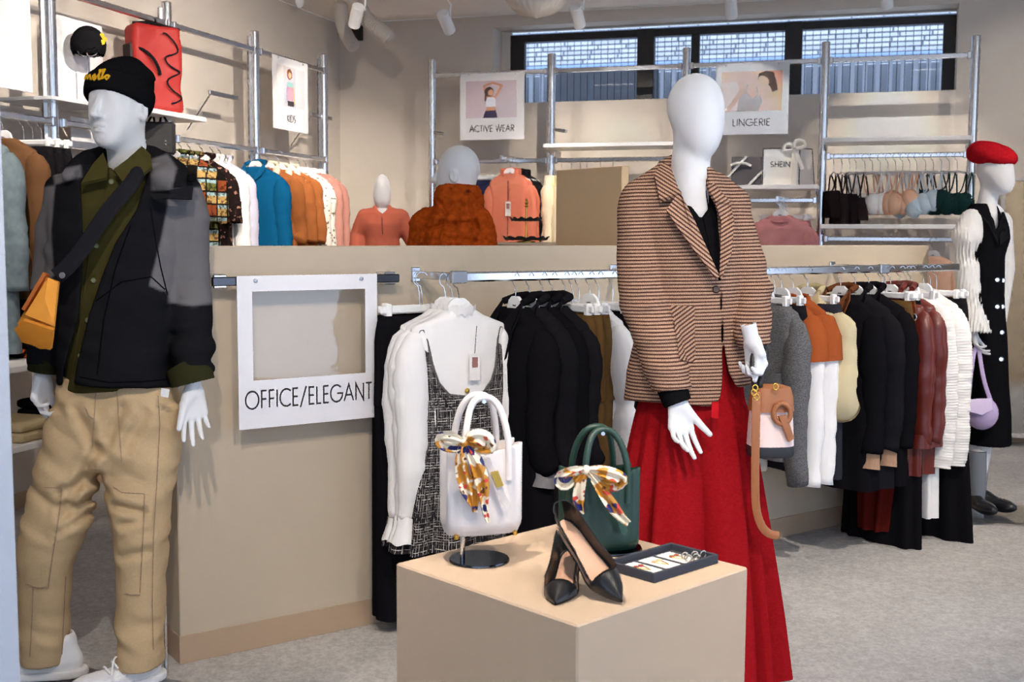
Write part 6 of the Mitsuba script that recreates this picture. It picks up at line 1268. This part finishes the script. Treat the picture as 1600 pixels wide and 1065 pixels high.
part(t2, 'bar', mv(bx((.10, -.007, -.014), (.765, .007, .014), .003), M2), BLACKCHROME)
for s in (.13, .735): part(t2, 'bracket', mv(bx((s-.022, .007, -.022), (s+.022, .0695, .022), .003), M2), CHROME)
# pictures built from flat shapes: (outline, colour), each a hair above the one before
def picture(t, M, x0, y0, w, h, back, shapes):
    part(t, 'print', mv(extrude(sbox(x0, y0, x0+w, y0+h), .0006), M@frame([0, 0, .0042], [1, 0, 0])), plastic(back, .25, .5))
    for i, (nm, poly, c) in enumerate(shapes):
        g = (poly if hasattr(poly, 'area') else Polygon(poly)).buffer(0); g = affinity.translate(affinity.scale(g, w, h, origin=(0, 0)), x0, y0).intersection(sbox(x0, y0, x0+w, y0+h))
        part(t, nm, mv(extrude(g, .0003), M@frame([0, 0, .0048+.0004*i], [1, 0, 0])), plastic(c, .25, .5))
def limb(pts, w, asp=1.0): return affinity.scale(LineString([(x*asp, y) for x, y in pts]).buffer(w), 1/asp, 1, origin=(0, 0))
SKIN, SKIN2, HAIR = (196, 140, 112), (214, 160, 132), (52, 36, 32)
def rack_sign(O, x, label, text, tw_, panel=(.485, .472)):
    M = on_wall(O, x); t = thing('hanging_sign', label, 'sign'); part(t, 'panel', mv(extrude(sbox(0, 0, *panel), .004), M), ACRYL)
    part(t, 'lettering', mv(extrude(affinity.translate(lettering(text, .044, tw_, .12), panel[0]/2-tw_/2, .058), .0012), M@frame([0, 0, .0042], [1, 0, 0])), INK)
    for u in (.07, panel[0]-.07): part(t, 'screw', mv(lathe([(0, .005), (.005, .004), (.006, 0), (0, 0)], 12), M@frame([u, panel[1]-.012, .004], [1, 0, 0])), STEEL)
    return t, M
t, M = rack_sign((-2.895, 7.945, 2.056), (1, 0, 0), 'white hanging sign reading ACTIVE WEAR with a picture of a woman in sportswear', 'ACTIVE WEAR', .335)
picture(t, M, .045, .155, .385, .262, (196, 180, 190), [('arm', limb([(.40, .60), (.36, .86), (.50, .93)], .028, 1.3), SKIN), ('arm', limb([(.60, .60), (.71, .86), (.52, .95)], .028, 1.3), SKIN), ('hair', affinity.scale(Point(.46, .70).buffer(.09), 1, 1.5).union(Polygon([(.38, .72), (.50, .72), (.45, .42), (.37, .46)])), HAIR),
    ('torso', Polygon([(.40, .58), (.60, .58), (.58, .36), (.60, .12), (.38, .12), (.42, .36)]), SKIN), ('face', affinity.scale(Point(.49, .68).buffer(.055), 1, 1.5), SKIN2), ('bra_top', Polygon([(.40, .50), (.44, .56), (.55, .55), (.59, .52), (.59, .30), (.40, .29)]), (226, 226, 236)), ('leggings', Polygon([(.39, .19), (.59, .20), (.63, 0), (.34, 0)]), (34, 28, 58))])
t, M = rack_sign((-1.062, 7.945, 2.056), (1, 0, 0), 'white hanging sign reading LINGERIE with a picture of a reclining woman', 'LINGERIE', .245)
picture(t, M, .04, .155, .40, .262, (214, 160, 140), [('cushion', Polygon([(0, .72), (.25, .75), (.40, .2), (.3, 0), (0, 0)]), (222, 190, 180)), ('cushion', Polygon([(.62, .35), (1, .42), (1, 0), (.6, 0)]), (218, 168, 144)), ('hair', Polygon([(.60, .80), (.62, .94), (.74, 1), (.86, .95), (.90, .74), (.93, .52), (.84, .46), (.80, .62)]), HAIR), ('arm', limb([(.36, .58), (.20, .20), (.10, .02)], .055, 1.5), SKIN2), ('arm', limb([(.70, .35), (.96, .42), (.98, .62)], .06, 1.5), SKIN2),
    ('torso', Polygon([(.30, .60), (.46, .70), (.66, .52), (.70, .30), (.60, 0), (.26, 0), (.30, .3)]), SKIN2), ('face', affinity.rotate(affinity.scale(Point(.70, .76).buffer(.085), .9, 1.5), 25), SKIN2), ('bra_top', Polygon([(.30, .32), (.40, .48), (.52, .32), (.64, .40), (.68, .24), (.62, .0), (.26, .0)]), (150, 128, 128)), ('strap', limb([(.40, .48), (.44, .66)], .012, 1.5), (150, 128, 128)), ('strap', limb([(.62, .40), (.58, .6)], .012, 1.5), (150, 128, 128))])
t, M = rack_sign((RX+.045, 6.757, 2.06), (0, 1, 0), 'white hanging sign reading KIDS with a picture of a child in a striped top', 'KIDS', .115)
picture(t, M, .05, .155, .385, .262, (214, 208, 206), [('backdrop', sbox(.24, 0, .66, 1), (196, 188, 192)), ('hair', affinity.scale(Point(.45, .82).buffer(.09), 1, 1.5), (120, 70, 44)), ('face', affinity.scale(Point(.46, .80).buffer(.055), 1, 1.4), SKIN2), ('sleeve', limb([(.38, .56), (.31, .12)], .03, 1.5), (140, 150, 196)), ('sleeve', limb([(.56, .56), (.62, .10)], .03, 1.5), (216, 160, 110)), ('top', Polygon([(.36, .62), (.56, .62), (.58, .14), (.36, .14)]), (206, 130, 146)), ('top_band', Polygon([(.36, .62), (.56, .62), (.565, .50), (.36, .50)]), (130, 180, 170)), ('skirt', Polygon([(.36, .15), (.58, .15), (.58, .03), (.37, .03)]), (40, 36, 40))])
# blank white cards on the left rack, half in view
for i, (y, z, h, lab) in enumerate(((4.86, 2.03, .42, 'blank white card leaning behind the hanging beanie'), (4.95, 1.80, .16, 'small white card under the glass shelf of the left rack'))):
    single('display_card', lab, 'card', bx((RX-.10, y, z), (RX-.094, y+.36, z+h), .001), ACRYL)
t = single('display_card', 'white card cut off by the pillar at the top left', 'card', bx((RX+.05, 4.13, 2.02), (RX+.056, 4.50, 2.46), .001), ACRYL)
g_ = thing('wall_shelf', 'white shelf under the red bag', 'shelf'); part(g_, 'board', bx((RX-.18, 5.02, 2.0), (RX+.18, 5.76, 2.026), .003), WHITE_SHELF)
g_ = thing('wall_shelf', 'slim glass shelf beside the chrome upright under the black beanie', 'shelf'); part(g_, 'board', bx((RX-.2, 4.55, 1.995), (RX+.12, 5.0, 2.012), .002), plastic((188, 190, 192), .2, .5))
for y, lab in ((6.10, 'bare chrome shelf bracket over the printed shirts'), (7.40, 'bare chrome shelf bracket by the kids sign')):
    b_ = thing('shelf_bracket', lab, 'bracket'); part(b_, 'arm', bx((RX-.02, y, 2.20), (RX-.005, y+.32, 2.225), .002), STEEL); part(b_, 'strut', tube([(RX-.02, y+.02, 2.2), (RX-.2, y+.05, 2.0)], .004, 6), STEEL)
for x, lab in ((-3.10, 'short chrome bracket stub on the first back upright'), (-2.19, 'short chrome bracket stub on the second back upright')):
    b_ = thing('shelf_bracket', lab, 'bracket'); part(b_, 'arm', tube([(x, RY-.02, 2.12), (x+.10, RY-.10, 2.10)], .012, 10), STEEL)
# red rucksack, beanie on a stand, black tote on the left rack
RB = facing(5.55, 215, 100, -15)
rb = thing('rucksack', 'red rucksack with zigzag black bungee cord standing on the left shelf', 'rucksack')
c = np.array([RX+.02, 5.50, 2.026]); BMX = frame(c, N([.55, .83, 0])); 
def f(q): 
    d = np.linalg.norm(np.maximum(np.abs(q-[0, 0, .235])-[.105, .05, .205], 0), axis=1)-.03; return d+.03*nz(q, 7, 141)
rm = surface(f, (-.18, -.13, -.02), (.18, .13, .52), .008); part(rb, 'body', mv(rm, BMX), plastic((134, 26, 23), .6, .3), smooth=True)
zz = [(.02, .42), (.09, .37), (.10, .33), (.03, .29), (.045, .26), (.11, .22), (.04, .17), (.05, .14), (.115, .09), (.06, .05)]
part(rb, 'bungee_cord', mv(tube(spline([(x, -.092, z) for x, z in zz], 60), .0042, 6), BMX), BLK, label='black zigzag bungee cord')
part(rb, 'top_trim', mv(tube([(-.13, -.05, .462), (-.05, -.06, .475), (.13, -.05, .455)], .009, 8), BMX), BLK); part(rb, 'grab_loop', mv(tube(spline([(-.03, 0, .46), (-.03, 0, .50), (.0, 0, .51), (.01, 0, .46)], 14), .006, 8), BMX), BLK)
part(rb, 'side_strap', mv(tube(spline([(-.13, -.06, .34), (-.06, -.10, .30), (.0, -.09, .20)], 14), .008, 8), BMX), BLK); part(rb, 'side_panel', mv(bx((-.15, -.06, .02), (-.132, .05, .36), .004), BMX), cloth(60, 52, 52))
bs = thing('hat_stand', 'small wire hat stand holding the spare black beanie', 'hat stand'); _d = FW + RT*(138-800)/FOC - UP*(74-532.5)/FOC; hc = CAM+_d*((RX+.02-CAM[0])/_d[0])
part(bs, 'stem', bar([hc[0], hc[1], 2.012], hc-[0, 0, .02], .005, 8), CHROME); part(bs, 'foot', lathe([(0, .006), (.05, .005), (.052, 0), (0, 0)], 24, frame([hc[0], hc[1], 2.012], [1, 0, 0])), CHROME)
for a in np.linspace(0, 5.2, 6): part(bs, 'wire', tube(spline([hc-[0, 0, .04], hc+[.05*np.cos(a), .05*np.sin(a), -.03], hc+[.06*np.cos(a), .06*np.sin(a), .02]], 8), .003, 6), CHROME)
bh = thing('beanie', 'spare black beanie with a yellow patch on the hat stand', 'hat')
fb = lambda p: smax(smax(ell(p, hc+[0, 0, .01], (.085, .085, .095)), -ell(p, hc+[0, 0, -.01], (.074, .074, .09)), .004), -(p[:, 2]-hc[2]+.05), .006)+.005*nz(p, 30, 151)
bm_ = surface(fb, hc-.13, hc+.13, .006); part(bh, 'crown', bm_, cloth(18, 18, 20), smooth=True); db_ = Drape(bm_)
for k_, (x, y) in enumerate(((159, 56), (163, 61), (160, 66))): part(bh, 'patch', db_.button(x, y, .013, .005), cloth(214, 168, 50), smooth=40, label='yellow patch')
tb_ = thing('tote_bag', 'black tote bag with four silver eyelets hanging behind the parka hood', 'handbag'); _o = lr(247)[:3, 3]; _dt = hd(_o)-.10; TBM = facing(_dt, 247, 216, -12); K = _dt/FOC
part(tb_, 'body', mv(rbox(0, 0, -.0, 52*K, .05, 50*K, .012), TBM), plastic((24, 24, 26), .5, .4))
for x, y in ((-18, 4), (-18, 10), (12, 4), (12, 10)): part(tb_, 'eyelet', mv(lathe([(.003, .003), (.006, .002), (.007, 0)], 12), TBM@frame([-x*K, .0255, -y*K], [1, 0, 0], np.array([0, 0, 1.0]), np.array([0, 1.0, 0]))), CHROME)
for s in (-.05, .05): part(tb_, 'strap', tube(spline([TBM[:3, 3]+TBM[:3, 0]*s+[0, 0, 24*K], TBM[:3, 3]+TBM[:3, 0]*s*.6+[0, 0, 34*K], _o+TBM[:3, 0]*s*.3+[0, 0, .022], _o-TBM[:3, 1]*.012+TBM[:3, 0]*s*.3]), .006, 8), BLK)
# black gift box and paper bag on the back shelf
ZS = 1.712
x0 = -.93; bb = thing('gift_box', 'flat black gift box tied with white ribbon standing on the back shelf', 'box')
part(bb, 'box', bx((x0, 7.83, ZS), (x0+.195, 7.87, ZS+.19), .003), plastic((66, 64, 68), .5, .4))
RIBN = cloth(232, 226, 216)
part(bb, 'ribbon', tube([(x0-.025, 7.824, ZS+.055), (x0+.10, 7.824, ZS+.192)], .009, 6, flat=([0, 1, 0], .25)), RIBN); part(bb, 'ribbon', tube([(x0+.115, 7.824, ZS+.002), (x0+.205, 7.824, ZS+.095)], .009, 6, flat=([0, 1, 0], .25)), RIBN)
part(bb, 'bow', tube(spline([(x0-.005, 7.82, ZS+.135), (x0+.045, 7.812, ZS+.148), (x0+.09, 7.815, ZS+.145), (x0+.13, 7.82, ZS+.128)], 14), .009, 6, flat=([0, 1, 0], .3)), RIBN)
x0 = -.722; pb2 = thing('paper_bag', 'white paper shopping bag with black edges and a big white bow', 'shopping bag')
PAPER = plastic((238, 232, 222), .5, .4); LINE = plastic((30, 28, 28), .5, .3)
part(pb2, 'front', bx((x0, 7.80, ZS), (x0+.235, 7.804, ZS+.238), .001), PAPER)
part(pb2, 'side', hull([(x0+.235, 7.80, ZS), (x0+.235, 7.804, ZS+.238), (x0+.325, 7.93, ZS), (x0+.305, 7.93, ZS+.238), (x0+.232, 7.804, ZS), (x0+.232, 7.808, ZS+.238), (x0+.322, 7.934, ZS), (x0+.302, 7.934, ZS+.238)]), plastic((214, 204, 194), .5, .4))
part(pb2, 'back', bx((x0+.09, 7.93, ZS), (x0+.305, 7.934, ZS+.238), .001), PAPER)
for a, b in (((x0, 7.798, ZS), (x0, 7.798, ZS+.238)), ((x0, 7.798, ZS+.238), (x0+.235, 7.798, ZS+.238)), ((x0+.235, 7.798, ZS), (x0+.235, 7.798, ZS+.238)), ((x0+.325, 7.93, ZS), (x0+.305, 7.93, ZS+.238)), ((x0+.235, 7.80, ZS+.238), (x0+.305, 7.93, ZS+.238))): part(pb2, 'edge_line', bar(a, b, .003, 6), LINE)
part(pb2, 'lettering', mv(extrude(affinity.translate(lettering('SHEIN', .034, .125, .13), .05, .118), .001), on_wall([x0, 7.799, ZS], (1, 0, 0))), INK)
for k_, pts in enumerate(([(.195, .238), (.15, .262), (.135, .245), (.19, .225)], [(.20, .24), (.24, .285), (.262, .27), (.21, .235)])): part(pb2, 'bow', tube(spline([(x0+x, 7.785-.01*k_, ZS+z) for x, z in pts], 18), [.012]*18, 8, flat=([0, 1, 0], .4)), RIBN, smooth=60)
part(pb2, 'bow_tail', tube(spline([(x0+.20, 7.79, ZS+.235), (x0+.205, 7.785, ZS+.13), (x0+.20, 7.79, ZS+.0)], 14), .018, 8, flat=([0, 1, 0], .15)), RIBN, smooth=60); part(pb2, 'bow_tail', tube(spline([(x0+.205, 7.79, ZS+.235), (x0+.235, 7.785, ZS+.15), (x0+.255, 7.79, ZS+.10)], 14), .014, 8, flat=([0, 1, 0], .15)), RIBN, smooth=60)
# scalloped jewellery trays on the counter
cp = at(822, 380, 6.3); cp[2] = PH
cs = thing('tiered_tray', 'two tier black scalloped tray on a gold rod on the display counter', 'tray')
def scal(r, z): 
    g = np.linspace(0, 2*np.pi, 97)[:-1]; rr_ = r*(1+.045*np.cos(12*g)); return grid([[(rr_[i]*a*np.cos(g[i]), rr_[i]*a*np.sin(g[i]), z+hh+(.005*np.cos(12*g[i]) if hh > .01 else 0)) for i in range(96)] for a, hh in ((.02, 0), (.9, 0), (1.0, .018), (.985, .018), (.88, .004), (.02, .004))], closed=True)
part(cs, 'tray', mv(scal(.125, .012), frame(cp, [1, 0, 0])), plastic((26, 26, 30), .3, .5), smooth=40); part(cs, 'tray', mv(scal(.088, .115), frame(cp, [1, 0, 0])), plastic((26, 26, 30), .3, .5), smooth=40)
part(cs, 'rod', lathe([(0, 0), (.05, 0), (.05, .006), (.005, .012), (.004, .19), (.012, .196), (.005, .204), (.011, .214), (.004, .224), (.008, .232), (0, .24)], 16, frame(cp, [1, 0, 0])), GOLD, smooth=40)
